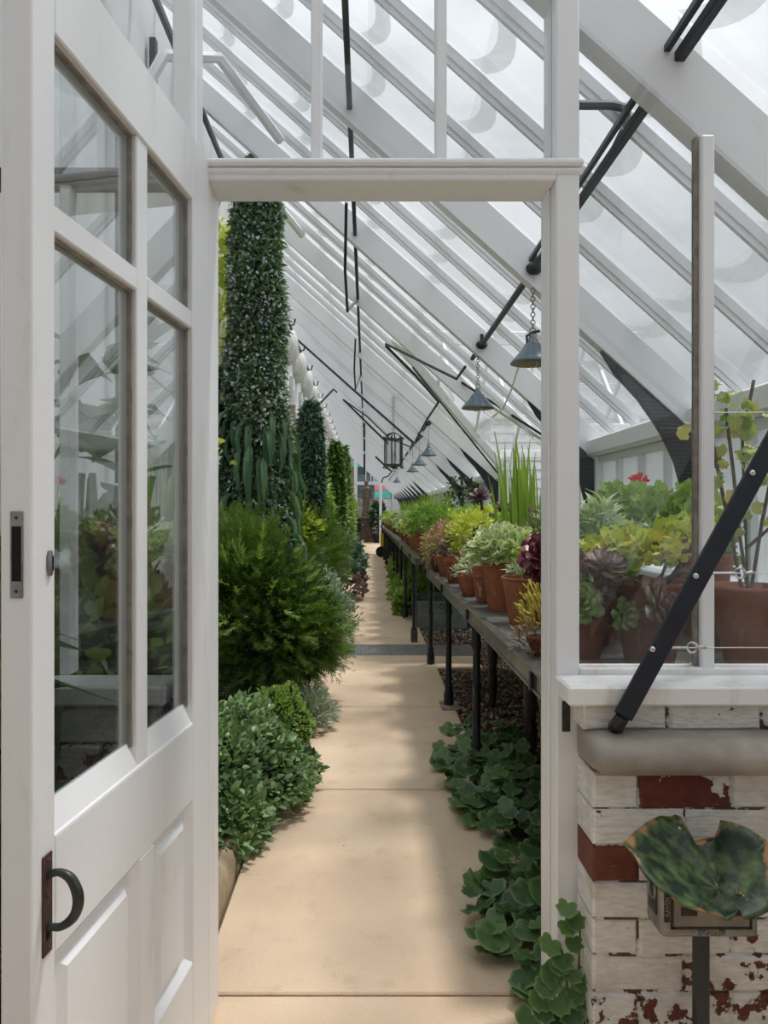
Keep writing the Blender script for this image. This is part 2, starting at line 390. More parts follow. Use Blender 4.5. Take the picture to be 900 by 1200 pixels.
    def build(s, name, mats, parent=None, smooth=False, bevel=0, loc=None, seg=1):
        o = bpy.data.objects.new(name, s.mesh(name, mats, smooth)); link(o, parent)
        if loc: o.location = loc
        if bevel:
            b = o.modifiers.new('bevel', 'BEVEL'); b.width = bevel; b.segments = seg; b.limit_method = 'ANGLE'; b.angle_limit = R_(40)
        return o
def inst(name, me, parent=None, loc=(0, 0, 0), scale=None, rot=None, mat=None):
    o = bpy.data.objects.new(name, me); link(o, parent); o.location = loc
    if scale is not None: o.scale = scale if isinstance(scale, (tuple, list)) else (scale,) * 3
    if rot: o.rotation_euler = rot
    return o
def box(name, x0, x1, y0, y1, z0, z1, mat, parent=None, bevel=0.003):
    """a box with its origin at its own centre, so that it stands where it is"""
    c = ((x0+x1)/2, (y0+y1)/2, (z0+z1)/2)
    o = MB().box(x0-c[0], x1-c[0], y0-c[1], y1-c[1], z0-c[2], z1-c[2]).build(name, mat, parent, bevel=bevel)
    o.location = c; return o

# ------------------------------------------------------------------ leaves
XB, XF = -1.35, 1.74                 # back wall, front wall (inner faces)
def T_leaf(w=0.36, fold=0.08, droop=0.12):      # ovate, 8 tris
    v = [(0,0,0),(0,.35,-droop*.1),(0,.7,-droop*.5),(0,1,-droop*1.4),(-w*.8,.3,fold),(-w*.75,.62,fold*.7-droop*.3),(w*.8,.3,fold),(w*.75,.62,fold*.7-droop*.3)]
    f = [(0,1,4),(0,6,1),(1,2,5,4),(1,6,7,2),(2,3,5),(2,7,3)]
    e = [0,0,0,.9,1,1,1,1]
    return np.array(v), f, np.array(e, float)
def T_blade(w=0.035, bend=0.08, n=5):
    v = []; f = []; e = []
    for i in range(n + 1):
        t = i / n; ww = w * (1 - t ** 2.2) if i < n else 0.0006
        v += [(-ww, t, -bend*t*t+0.006), (0, t, -bend*t*t), (ww, t, -bend*t*t+0.006)]; e += [1, 0, 1]
        if i: b = 3*i; f += [(b-3, b-2, b+1, b), (b-2, b-1, b+2, b+1)]
    return np.array(v), f, np.array(e, float)
def T_needle(w=0.06):
    return np.array([(-w,0,0),(w,0,0),(0.2*w,1,-.05),(-.2*w,1,-.05)]), [(0,1,2,3)], np.array([0.,0,1,1])
def T_round(n=9, lobes=5, depth=0.13, cup=0.12):   # rounded lobed leaf, stalk at base
    v = [(0, .42, -.02)]; e = [0]
    for i in range(n * 2):
        t = math.pi * 2 * i / (n * 2)
        rr = .5 * (1 - depth * (0.5 - 0.5 * math.cos(lobes * t))) * (1 - .32 * math.exp(-((t - 2*math.pi) % (2*math.pi)) ** 2 * 6) - .32 * math.exp(-(2*math.pi - t) ** 2 * 6) if i else .4)
        v.append((math.sin(t) * rr * 1.08, .42 - math.cos(t) * rr, cup * (rr*2) ** 2 * (0.5 + 0.5 * math.cos(lobes * t)) - .04)); e.append(1)
    k = n * 2
    f = [(0, 1 + i, 1 + (i + 1) % k) for i in range(k)]
    return np.array(v), f, np.array(e, float)
def T_spoon(w=0.25, thick=0.05, curl=0.18):      # fleshy spoon leaf
    v = []; f = []; e = []
    for i, (t, k) in enumerate(((0,.35),(.4,.7),(.75,1.0),(.93,.72),(1.02,.1))):
        z = curl * t * t
        v += [(-w*k,t,z+.03),(0,t,z),(w*k,t,z+.03),(0,t,z-thick*(1-t*.8))]; e += [t*.5+.5*(t>.85), t*.6+.3*(t>.9), t*.5+.5*(t>.85), t*.5]
        if i: b=4*i; f += [(b-4,b-3,b+1,b),(b-3,b-2,b+2,b+1),(b-2,b-1,b+3,b+2),(b-1,b-4,b,b+3)]
    return np.array(v), f, np.array(e, float)
def T_spray(n=16, w=0.03):                        # feathery branchlet: axis with fine needles
    v = []; f = []; e = []
    def needle(p, d, l, ww):
        p = np.array(p); d = np.array(d); d = d / np.linalg.norm(d); s = np.array([-d[1], d[0], 0.0]) * ww
        b = len(v); v.extend([p - s, p + s, p + d * l]); f.append((b, b+1, b+2)); e.extend([0, 0, 1])
    needle((0,0,0), (0,1,0), 1.0, 0.012)
    for i in range(n):
        t = (i + 1) / (n + 1); s = 1 if i % 2 else -1
        needle((0, t, 0), (s * .8, .6, .35 * math.sin(i * 2.4)), .42 * (1 - t * .55), w)
    return np.array(v, float), f, np.array(e, float)
TL = dict(leaf=T_leaf(), oval=T_leaf(.42, .06, .08), narrow=T_leaf(.14, .05, .22), lance=T_leaf(.17, .06, .45), blade=T_blade(), grass=T_blade(.02, .3, 4),
          needle=T_needle(), round=T_round(), lobed=T_round(9, 7, .22, .16), spoon=T_spoon(), spoon_w=T_spoon(.36, .05, .14), spray=T_spray(), finger=T_spoon(.12, .12, .1))

def nrm(a):
    return a / np.maximum(np.linalg.norm(a, axis=-1, keepdims=True), 1e-9)
def foliage(name, tmpl, P, D, Nn, S, mat, parent=None, Wd=1.0, V=None, stuff=True, loc=None):
    tv, tf, te = TL[tmpl]; P = np.asarray(P, float); n = len(P)
    D = nrm(np.asarray(D, float)); X = np.cross(D, np.asarray(Nn, float)); bad = np.linalg.norm(X, axis=1) < 1e-3
    X[bad] = np.cross(D[bad], np.array([1., .2, .1])); X = nrm(X); Z = np.cross(X, D)
    S = np.broadcast_to(np.asarray(S, float), (n,)); V = rng.random(n) if V is None else np.broadcast_to(np.asarray(V, float), (n,))
    co = (P[:, None, :] + S[:, None, None] * (tv[None, :, 0, None] * Wd * X[:, None, :] + tv[None, :, 1, None] * D[:, None, :] + tv[None, :, 2, None] * Z[:, None, :])).reshape(-1, 3)
    ox = (parent.location.x if parent is not None else 0)
    co[:, 0] = np.clip(co[:, 0], XB + .012 - ox + .02 * rng.random(len(co)), XF - .03 - ox)
    k = len(tv); ls = np.concatenate([np.array(f) for f in tf]); lt = np.array([len(f) for f in tf])
    loops = (ls[None, :] + (np.arange(n) * k)[:, None]).ravel()
    tot = np.tile(lt, n); start = np.concatenate([[0], np.cumsum(tot)[:-1]])
    me = bpy.data.meshes.new(name)
    me.vertices.add(len(co)); me.vertices.foreach_set('co', co.astype(np.float32).ravel())
    me.loops.add(len(loops)); me.loops.foreach_set('vertex_index', loops.astype(np.int32))
    me.polygons.add(len(tot)); me.polygons.foreach_set('loop_start', start.astype(np.int32))
    me.update(calc_edges=True)
    me.polygons.foreach_set('use_smooth', [True] * len(tot))
    a = me.attributes.new('v', 'FLOAT', 'POINT'); a.data.foreach_set('value', np.repeat(V, k).astype(np.float32))
    a = me.attributes.new('e', 'FLOAT', 'POINT'); a.data.foreach_set('value', np.tile(te, n).astype(np.float32))
    me.materials.append(mat)
    o = bpy.data.objects.new(name, me); link(o, parent)
    if loc is not None: o.location = loc
    if stuff: o['kind'] = 'stuff'
    return o
_lm = {}
def leaf_mesh(tmpl, mat, v=0.4, wd=1.0):
    key = (tmpl, mat.name, round(v, 1), wd)
    if key not in _lm:
        tv, tf, te = TL[tmpl]; me = bpy.data.meshes.new('leaf'); tv = tv * np.array([wd, 1, 1])
        me.from_pydata(tv.tolist(), [], tf); me.polygons.foreach_set('use_smooth', [True] * len(tf))
        a = me.attributes.new('v', 'FLOAT', 'POINT'); a.data.foreach_set('value', np.full(len(tv), v, np.float32))
        a = me.attributes.new('e', 'FLOAT', 'POINT'); a.data.foreach_set('value', te.astype(np.float32))
        me.materials.append(mat); me.update(); _lm[key] = me
    return _lm[key]
def leaf_obj(parent, tmpl, mat, p, d, n, s, v=0.4, wd=1.0, name='leaf'):
    d = Vector(d).normalized(); x = d.cross(Vector(n))
    if x.length < 1e-3: x = d.cross(Vector((1, .3, .1)))
    x.normalize(); z = x.cross(d)
    o = bpy.data.objects.new(name, leaf_mesh(tmpl, mat, v, wd)); link(o, parent)
    mtx = Matrix(((x.x, d.x, z.x, 0), (x.y, d.y, z.y, 0), (x.z, d.z, z.z, 0), (0, 0, 0, 1)))
    o.matrix_basis = Matrix.Translation(Vector(p)) @ mtx @ Matrix.Scale(s, 4)
    return o
def dome(n, rx, ry, rz, fill=0.55, zmin=-0.25, up=0.45, jit=0.6):
    d = nrm(rng.normal(size=(n * 3, 3))); d = d[d[:, 2] > zmin][:n]; n = len(d)
    r = fill + (1 - fill) * rng.random(n) ** 0.5
    lump = 1 + 0.13 * np.sin(d[:, 0] * 7 + rx * 30) * np.cos(d[:, 1] * 6 + rz * 20) + 0.08 * np.sin(d[:, 2] * 9)
    P = d * (r * lump)[:, None] * np.array([rx, ry, rz])
    D = d + np.array([0, 0, up]) + jit * rng.normal(size=(n, 3)) * .6
    Nn = np.array([0, 0, 1.0]) + d * .6 + rng.normal(size=(n, 3)) * .45
    return P, D, Nn
def bush(parent, tmpl, mat, n, c, r, size, fill=.55, zmin=-.25, up=.45, wd=1.0, name='foliage', jit=.6):
    P, D, Nn = dome(n, r[0], r[1], r[2], fill, zmin, up, jit)
    return foliage(name, tmpl, P + np.array(c), D, Nn, size * (0.65 + 0.6 * rng.random(len(P))), mat, parent, wd)

# pots
_pots = {}
def pot_mesh(kind, mat):
    key = (kind, mat.name)
    if key in _pots: return _pots[key]
    mb = MB()
    if kind == 'plain':
        prof = [(.60,0),(.62,.015),(.90,.80),(.90,.805),(1.0,.81),(1.0,.985),(.985,1.0),(.90,1.0),(.885,.985),(.86,.90),(.0001,.895)]
    elif kind == 'tall':
        prof = [(.66,0),(.68,.012),(.95,.93),(.985,.94),(1.0,.955),(1.0,.99),(.98,1.0),(.91,1.0),(.9,.92),(.0001,.915)]
    elif kind == 'collar':
        prof = [(.62,0),(.64,.012),(.90,.70),(.96,.72),(.96,.76),(.93,.79),(.96,.93),(1.0,.945),(1.0,.985),(.98,1.0),(.90,1.0),(.88,.92),(.0001,.915)]
    else:   # flared
        prof = [(.56,0),(.58,.012),(.80,.55),(.89,.82),(1.0,.93),(1.03,.965),(1.0,1.0),(.92,1.0),(.86,.93),(.0001,.92)]
    mb.lathe(prof[:-1], 28, cap=False); b = len(mb.v)
    mb.f.append(list(range(27, -1, -1))); mb.mi.append(0)
    me = mb.mesh('pot', mat, smooth=35); _pots[key] = me
    return me
_soil = MB().lathe([(.88, 0), (.5, .03), (.01, .05)], 20, cap=False).mesh('soil', M['soil'], True)
def pot(root, kind, mat, r, h, z=0):
    o = inst('pot', pot_mesh(kind, mat), root, (0, 0, z), (r, r, h))
    inst('soil', _soil, root, (0, 0, z + h * .9), (r, r, r))
    return o
def stems(parent, pts, r, mat, name='stem', n=5):
    mb = MB()
    for p in pts: mb.tube(p, r, n)
    o = mb.build(name, mat, parent, smooth=True)
    if len(pts) > 4: o['kind'] = 'stuff'
    return o
def rosette(parent, c, axis, Rr, nl, tmpl, mat, wd=1.0, name='rosette', open_=1.0, v=.3):
    """one rosette: a bud with each leaf an object under it"""
    axis = Vector(axis).normalized(); q = axis.to_track_quat('Z', 'Y').to_matrix()
    bud = MB().ball((0, 0, 0), .12, .12, .14, 8, 5).build(name, mat, parent, smooth=True)
    bud.matrix_basis = Matrix.Translation(Vector(c)) @ q.to_4x4() @ Matrix.Scale(Rr, 4)
    for i in range(nl):
        t = i / nl; a = i * 2.39996; el = R_(72 - 78 * t ** .8 * open_)
        d = (math.cos(a) * math.cos(el), math.sin(a) * math.cos(el), math.sin(el))
        nn = (-math.cos(a) * math.sin(el), -math.sin(a) * math.sin(el), math.cos(el))
        leaf_obj(bud, tmpl, mat, (d[0]*.06, d[1]*.06, .05 - .12 * t), d, nn, (.35 + .65 * t ** .6), v + .5 * (1 - t), wd)
    return bud
ORD = ['first','second','third','fourth','fifth','sixth','seventh','eighth','ninth','tenth','eleventh','twelfth','thirteenth','fourteenth','fifteenth','sixteenth','seventeenth','eighteenth','nineteenth','twentieth']
ORD2 = ORD + ['twenty-first', 'twenty-second', 'twenty-third', 'twenty-fourth']

# ------------------------------------------------------------------ dimensions of the house
XB, XF = -1.35, 1.74                 # back wall, front wall (inner faces)
ROOF0, SL = 3.56, 0.90               # roof height over x=0, fall per metre
zr = lambda x: ROOF0 - SL * x
YE = 36.0
MAIN = [-1.5, 0.3, 2.1, 3.92, 5.70, 7.40, 9.85] + [9.85 + 1.72 * i for i in range(1, 16)]
def at(px, py, Y): return ((px - 430) * Y / 880, Y, H - (py - 600) * Y / 880)

# ------------------------------------------------------------------ floor
floor = MB().box(XB - .3, XF + .3, -3.2, YE + .3, -.30, -.09).build('floor', M['soil'])
tag(floor, 'earth floor of the glasshouse under the buff concrete path and beds', 'floor', kind='structure')
joints = [-3.0, -1.0, .57, 2.18, 3.79, 5.40, 7.05]
for a, b in zip(joints[:-1], joints[1:]):
    x1 = XF if b <= 2.2 else .63
    x0 = XB if b <= .6 else -.50
    box('slab', x0 + .004, x1, a + .006, b - .006, -.09, 0.0, M['path'], floor, .005)
box('slab', -.50, .63, 7.06, 7.33, -.09, 0, M['path'], floor, .004)
box('slab', .63, 1.05, 6.75, 7.33, -.09, -.004, M['path'], floor, .004)
y = 7.95
while y < YE - .3:
    b = min(y + 1.62, YE)
    box('slab', -.50, .63, y + .006, b - .006, -.09, 0, M['path'], floor, .005); y = b
# drain grating across the path
mb = MB()
for i in range(100):
    x = -.50 + i * .0157; mb.box(x, x + .0095, 7.34, 7.94, -.03, -.004)
for yy in (7.34, 7.44, 7.54, 7.64, 7.74, 7.84, 7.925): mb.box(-.5, 1.06, yy, yy + .014, -.034, -.003)
g = mb.build('drain_grating', m_plain('grey_cast_iron', srgb(160, 160, 158), srgb(128, 128, 128), 20, 0.6))
MB().box(-.5, 1.06, 7.33, 7.95, -.088, -.07).build('drain_channel', M['dark'], g)
tag(g, 'grey iron drain grating set across the concrete path', 'grating')
# gravel under the benches
gb = MB().box(.63, XF - .01, 2.3, 9.3, -.09, -.035).build('gravel_bed', m_plain('dark_gravel_bed', srgb(82, 66, 60), srgb(60, 50, 46), 60, 0.9))
n = 5200
gx = .64 + (1.10) * rng.random(n); gy = 3.6 + 5.6 * rng.random(n) ** 1.25
keep = ~((gx < 1.06) & (gy > 6.72) & (gy < 7.98)); gx, gy = gx[keep], gy[keep]; n = len(gx)
ico = np.array([(0,0,1),(.9,0,.3),(.28,.85,.3),(-.72,.53,.3),(-.72,-.53,.3),(.28,-.85,.3),(0,0,-.6)]); icf = [(0,1,2),(0,2,3),(0,3,4),(0,4,5),(0,5,1),(6,2,1),(6,3,2),(6,4,3),(6,5,4),(6,1,5)]
TL['pebble'] = (ico * np.array([.5, .5, .38]), icf, np.zeros(7))
Lp = leaf_mat('pebble_mix', srgb(112, 88, 78), srgb(206, 180, 160), trans=0.0, rough=.7)
ang = rng.random(n) * 6.28
peb = foliage('pebbles', 'pebble', np.stack([gx, gy, -.03 + .015 * rng.random(n)], 1), np.stack([np.cos(ang), np.sin(ang), .2 * rng.normal(size=n)], 1),
        np.tile([0, 0, 1.], (n, 1)) + .3 * rng.normal(size=(n, 3)), .022 + .022 * rng.random(n), Lp, gb, V=rng.random(n) ** 2)
tag(gb, 'brown pebble gravel strip under the black bench', 'gravel', kind='stuff')
# kerb and bed on the left
kerb = empty('trim_1', (-.55, 0, 0), 'buff rounded clay kerb edging the left planting bed', 'kerb', kind='structure')
kp = [(-.045, -.09), (.045, -.09), (.045, .06), (.03, .095), (0, .108), (-.03, .095), (-.045, .06)]
km = MB().prism(kp, 'y', 0, .605).mesh('kerb_stone', M['kerb'], 45)
for i in range(54):
    inst('kerb_stone', km, kerb, (random.uniform(-.003, .003), 2.3 + i * .61, random.uniform(-.004, .004)))
bed = MB().box(XB, -.60, 2.2, YE, -.09, .05).build('planting_bed', M['soil'])
tag(bed, 'dark soil of the long bed between kerb and white back wall', 'flower bed', kind='structure')

# ------------------------------------------------------------------ back wall (left)
wl = MB().box(XB - .25, XB, -3.2, YE, -.3, zr(XB) - .02).build('wall_left', M['wall_white'])
tag(wl, 'tall white limewashed back wall on the left side', 'wall', kind='structure')
cov = MB().ball((0, 0, 0), .20, .62, .32, 14, 8).mesh('coving', M['cream'], True)
rod = MB().tube([(0, 0, 0), (0, 0, 2.0)], .016, 6).mesh('wall_rod', M['iron'], True)
hook = MB().tube([(0, 0, 0), (.12, 0, -.12), (.17, 0, -.10), (.19, 0, -.02)], .014, 6).mesh('hook', M['iron'], True)
for i, (a, b) in enumerate(zip(MAIN[3:-1], MAIN[4:])):
    c = (a + b) / 2
    if a > 9: inst('coving', cov, wl, (XB + .02, c, zr(XB) - .62), (1, (b - a) / 1.8, 1))
    if a > 9: inst('hook', hook, wl, (XB + .12, c + .2, zr(XB) - .55))
    inst('wall_rod', rod, wl, (XB + .05, a, 1.55))
    if i > 1:
        box('pilaster', XB, XB + .06, a - .16, a + .16, .9, zr(XB) - 1.0, M['cream'], wl, .008)

box('wall_rod', XB + .02, XB + .06, 4.58, 4.63, 3.88, 4.30, M['iron'], wl)
# ------------------------------------------------------------------ roof
ceil = empty('ceiling', (0, 0, 0), 'white timber lean-to glass roof sloping down to the right', 'glass roof', kind='structure')
raf = MB().prism([(XB, zr(XB) - .205), (XF + .02, zr(XF) - .205 - .02), (XF + .02, zr(XF) - .005), (XB, zr(XB) - .005)], 'y', -.032, .032)
raf.prism([(XB, zr(XB) - .22), (XF, zr(XF) - .22), (XF, zr(XF) - .203), (XB, zr(XB) - .203)], 'y', -.037, .037)
raf_m = raf.mesh('rafter', M['white_rafter'])
PA = (.30, 8.10); PY0, PY1 = 6.80, 9.80     # the porch roof cuts a triangle from the main roof: apex, near and far foot
def xcut(yy):
    if not PY0 <= yy < PY1: return XF
    f = (PA[1] - yy) / (PA[1] - PY0) if yy < PA[1] else (yy - PA[1]) / (PY1 - PA[1])
    return PA[0] + f * (XF - PA[0])
for yy in MAIN:
    xe = xcut(yy)
    if yy == 2.1:
        inst('rafter', raf_m, ceil, (0, yy, -.085)); continue
    inst('rafter', raf_m if xe == XF else MB().prism([(XB, zr(XB) - .205), (xe, zr(xe) - .205), (xe, zr(xe) - .005), (XB, zr(XB) - .005)], 'y', -.032, .032).mesh('rafter', M['white_rafter']), ceil, (0, yy, 0))
def bar_poly(x1): return MB().prism([(XB, zr(XB) - .048), (x1, zr(x1) - .048), (x1, zr(x1) - .0), (XB, zr(XB) - .0)], 'y', -.016, .016).prism(
    [(XB, zr(XB) - .078), (x1, zr(x1) - .078), (x1, zr(x1) - .045), (XB, zr(XB) - .045)], 'y', -.009, .009)
bar_m = bar_poly(XF).mesh('glazing_bar', M['white_rafter'])
lanes = []
for a, b in zip(MAIN[:-1], MAIN[1:]):
    nb = 5 if b - a > 2.3 else 4
    for k in range(nb):
        y0 = a + (b - a) * k / nb; y1 = a + (b - a) * (k + 1) / nb; lanes.append((y0, y1))
        if k:
            xe = xcut(y0)
            inst('glazing_bar', bar_m if xe == XF else bar_poly(xe).mesh('glazing_bar', M['white_rafter']), ceil, (0, y0, 0))
# beaver-tail panes lapped down the slope
DX = .453; LAP = .055
def pane_mb(mb, x0, y0=-.5, y1=.5, rel=True):
    nc = 8; b = len(mb.v); rows = []
    bow = .07
    for r, u in enumerate((0.0, 1.0, 2.0)):
        for c in range(nc + 1):
            t = c / nc; arc = bow * (1 - (2 * t - 1) ** 2)
            xx = 0.0 if u == 0 else (DX - .02 + arc - (.02 if u == 1 else -LAP + .01))
            yy = y0 + (y1 - y0) * t
            X = xx + (0 if rel else x0)
            Z = (-SL * xx if rel else zr(X)) + .008 + .012 * (xx / DX)
            mb.v.append((X, yy, Z))
    for r in range(2):
        for c in range(nc):
            mb.f.append([b + r*(nc+1)+c, b + (r+1)*(nc+1)+c, b + (r+1)*(nc+1)+c+1, b + r*(nc+1)+c+1]); mb.mi.append(r)
    return mb
pm = pane_mb(MB(), 0).mesh('pane', [M['glass_roof'], M['glass_lap']], True)
rest = MB(); cnt = 0
for y0, y1 in lanes:
    for k in range(7):
        x0 = XB + k * DX - random.uniform(0, .012)
        if x0 + .04 > max(xcut(y0 + .02), xcut(y1 - .02)): continue
        if y1 < 15.7 and y0 > 1.9:
            inst('pane', pm, ceil, (x0, (y0 + y1) / 2, zr(x0)), (1, y1 - y0 - .012, 1)); cnt += 1
        else: pane_mb(rest, x0, y0 + .006, y1 - .006, rel=False)
o = rest.build('distant_panes', [M['glass_roof'], M['glass_lap']], ceil, True); o['kind'] = 'stuff'
# plate, porch beams, struts
box('wall_plate', XF - .08, XF + .12, -3.2, PY0 + .05, zr(XF) - .17, zr(XF) - .05, M['white'], ceil, .012)
box('wall_plate', XF - .08, XF + .12, PY1, YE, zr(XF) - .17, zr(XF) - .05, M['white'], ceil, .012)
za = zr(PA[0])
MB().bar((PA[0], PA[1], za - .02), (XF + .02, PY0, zr(XF) + .0), .08, .10, up=(SL, 0, 1)).build('valley_beam', M['white'], ceil, bevel=.008)
MB().bar((PA[0], PA[1], za - .02), (XF + .02, PY1, zr(XF) + .0), .08, .10, up=(SL, 0, 1)).build('valley_beam', M['white'], ceil, bevel=.008)
MB().bar((PA[0], PA[1], za - .02), (XF + 1.25, PA[1], za - .02), .05, .14).build('porch_ridge', M['white'], ceil, bevel=.006)
MB().bar((PA[0] + .2, PA[1] + .1, zr(PA[0] + .2) - .13), (XF - .04, PY1 - .12, zr(XF) - .11), .016, .016).build('valley_trim', M['iron'], ceil)
MB().bar((PA[0] + .4, PA[1] - .5, zr(PA[0] + .4) - .05), (XF - .1, PY0 - .12, zr(XF - .1) - .05), .016, .02).build('valley_trim', M['iron'], ceil)
for side, yf in ((-1, PY0), (1, PY1)):          # porch roof: bars and a sheet of glass down each slope
    for k in range(1, 6):
        x = PA[0] + k * .52; f = min(1, (x - PA[0]) / (XF - PA[0])); ye = PA[1] + (yf - PA[1]) * 1.0
        z1 = zr(XF); ys = PA[1]
        yv = PA[1] + (yf - PA[1]) * f; zv = za + (z1 - za) * f
        MB().bar((x, PA[1], za), (x, yv, zv), .03, .05).build('glazing_bar', M['white_rafter'], ceil)
    MB().add([(PA[0], PA[1], za + .03), (XF + 1.25, PA[1], za + .03), (XF + 1.25, yf, zr(XF) + .03), (XF, yf, zr(XF) + .03)], [(0, 1, 2, 3)]).build('pane', M['glass_porch'], ceil)
for i in (2, 3, 4):    # curved braces high at the back wall
    yy = MAIN[i] + .3
    pts = [(XB + .05, yy, zr(XB) - 1.1), (XB + .18, yy + .1, zr(XB) - .75), (XB + .42, yy + .5, zr(XB) - .52), (XB + .75, yy + 1.0, zr(XB + .75) - .12)]
    MB().tube(pts, .035, 6).build('curved_brace', M['white_rafter'], ceil, smooth=True)

# ------------------------------------------------------------------ front wall (right)
wr = MB().box(XF, XF + .25, -3.2, PY0, -.3, 1.0).box(XF, XF + .25, PY1, YE, -.3, 1.0).build('wall_right', M['far_brick'])
tag(wr, 'low front wall with white timber windows on the right side', 'wall', kind='structure')
box('sill', XF - .06, XF + .2, -3.2, PY0, 1.0, 1.05, M['white'], wr, .008)
box('sill', XF - .06, XF + .2, PY1, YE, 1.0, 1.05, M['white'], wr, .008)
for yy in MAIN:
    if PY0 + .1 < yy < PY1 - .1: continue
    box('post', XF - .02, XF + .1, yy - .055, yy + .055, 1.05, zr(XF) - .17, M['white'], wr, .006)
for a, b in zip(MAIN[:-1], MAIN[1:]):
    if a == 7.40: continue
    if a == 5.70: b = PY0 + .05
    box('rail', XF + .01, XF + .07, a + .055, b - .055, zr(XF) - .225, zr(XF) - .17, M['white'], wr, .006)
    nb = 5 if b - a > 1.95 else 4
    if a > 15: nb = 2
    for k in range(nb):
        y0 = a + .055 + (b - a - .11) * k / nb; y1 = a + .055 + (b - a - .11) * (k + 1) / nb
        if k: box('mullion', XF, XF + .06, y0 - .024, y0 + .024, 1.05, zr(XF) - .225, M['white'], wr, .005)
        box('pane', XF + .035, XF + .039, y0, y1, 1.05, zr(XF) - .225, M['glass_wash'], wr, 0)

# curved cast-iron brackets under every main rafter (an item of its own each)
def bracket_mesh():
    zt = lambda x: zr(x) - .222
    outer = [(1.22, zt(1.22)), (1.40, zt(1.40)), (1.58, zt(1.58)), (XF - .025, zt(XF - .025))]
    inner = [(XF - .025, 1.05), (1.675, 1.15), (1.648, 1.50), (1.608, 1.655), (1.546, 1.79), (1.50, 1.865), (1.4165, 1.985), (1.29, 2.125)]
    mb = MB().prism(outer + inner, 'y', -.022, .022)
    return mb
brm = bracket_mesh().mesh('bracket_plate', M['iron_blue'])
ribs = MB()
inn = [(2.125, 1.29), (1.985, 1.4165), (1.865, 1.50), (1.79, 1.546), (1.655, 1.608), (1.50, 1.648), (1.15, 1.675)]
for k in range(48):
    z = 2.15 - k * .021
    xi = np.interp(z, [p[0] for p in inn][::-1], [p[1] for p in inn][::-1]); xo = min(XF - .03, (ROOF0 - .232 - z) / SL)
    if xo - xi > .012: ribs.box(xi + .005, xo - .005, -.028, .028, z - .004, z + .004)
rbm = ribs.mesh('bracket_ribs', m_plain('worn_iron_ribs', srgb(44, 52, 64), None, 10, .4))
bn = 0
for yy in MAIN[3:]:
    if PY0 < yy < PY1 or 13.5 < yy < 20: continue
    b = inst('roof_bracket', brm, None, (0, yy, 0)); b['kind'] = 'thing'
    w = 'hanging behind the right-hand window by the tall mullion' if yy == 3.92 else ('beside the white door post, just right of it' if yy == 5.70 else ('half hidden behind the white door post' if yy == 7.40 else 'far side of the porch, %s beyond the iris' % ORD[bn]))
    tag(b, 'curved ribbed black iron roof bracket, ' + w, 'bracket', 'iron roof brackets along the front wall')
    if yy >= 9: bn += 1
    if yy < 20: inst('bracket_ribs', rbm, b)

# ------------------------------------------------------------------ partition with doorway
wm = empty('wall_middle', (0, 2.05, 0), 'white partition of posts, panes and brick parapet around the doorway', 'partition', kind='structure')
def pbox(name, x0, x1, y0, y1, z0, z1, m=M['white'], bevel=.004):
    o = box(name, x0, x1, y0, y1, z0, z1, m, wm, bevel); o.location = (o.location.x, o.location.y - 2.05, o.location.z); return o
pbox('post', .5045, .5665, 2.0, 2.145, 0.005, zr(.53) - .1)
pbox('door_stop', .497, .5045, 2.06, 2.145, 0.005, 2.285, M['white'], .002)
pbox('post', -.518, -.468, 2.0, 2.145, 0.005, zr(-.49) - .1)
pbox('jamb', -.468, -.424, 2.015, 2.145, 0.005, 2.285)
pbox('lintel', -.468, .5045, 2.0, 2.145, 2.285, 2.318)
pbox('lintel_moulding', -.475, .575, 1.982, 2.145, 2.318, 2.337, M['white'], .006)
pbox('lintel_moulding', -.472, .57, 1.992, 2.02, 2.300, 2.318, M['white'], .006)
for x in (-.151, .186): pbox('mullion', x, x + .029, 2.02, 2.075, 2.337, zr(x) - .2)
def pane_poly(x0, x1, z0, zt0, zt1, yy, m=M['glass']):
    o = MB().prism([(x0, z0), (x1, z0), (x1, zt1), (x0, zt0)], 'y', yy - 2.05 - .002, yy - 2.05 + .002).build('pane', m, wm); return o
xs = [-.468, -.151, .186, .5045]
for a, b in zip(xs[:-1], xs[1:]): pane_poly(a + .005, b, 2.337, zr(a) - .2, zr(b) - .2, 2.05)
# right-hand glazing above the parapet
for x in (.893, 1.36):
    pbox('mullion', x, x + .034, 2.0, 2.06, .965, zr(x) - .35)
    pbox('bead', x - .012, x, 2.02, 2.04, .985, zr(x) - .345, M['bead'], .002)
    pbox('bead', x + .034, x + .042, 2.02, 2.04, .985, zr(x) - .345, M['bead'], .002)
pbox('bottom_rail', .5665, XF, 1.998, 2.06, .962, .985, M['white_old'])
pane_poly(.5665, .881, .985, zr(.5665) - .32, zr(.88) - .32, 2.03)
pane_poly(.935, 1.348, .985, zr(.935) - .32, zr(1.348) - .32, 2.03)
pane_poly(1.40, XF, .985, zr(1.40) - .32, zr(XF) - .32, 2.03)
pbox('sill', .50, XF, 1.862, 2.0, .917, .967, M['white_old'], .006)
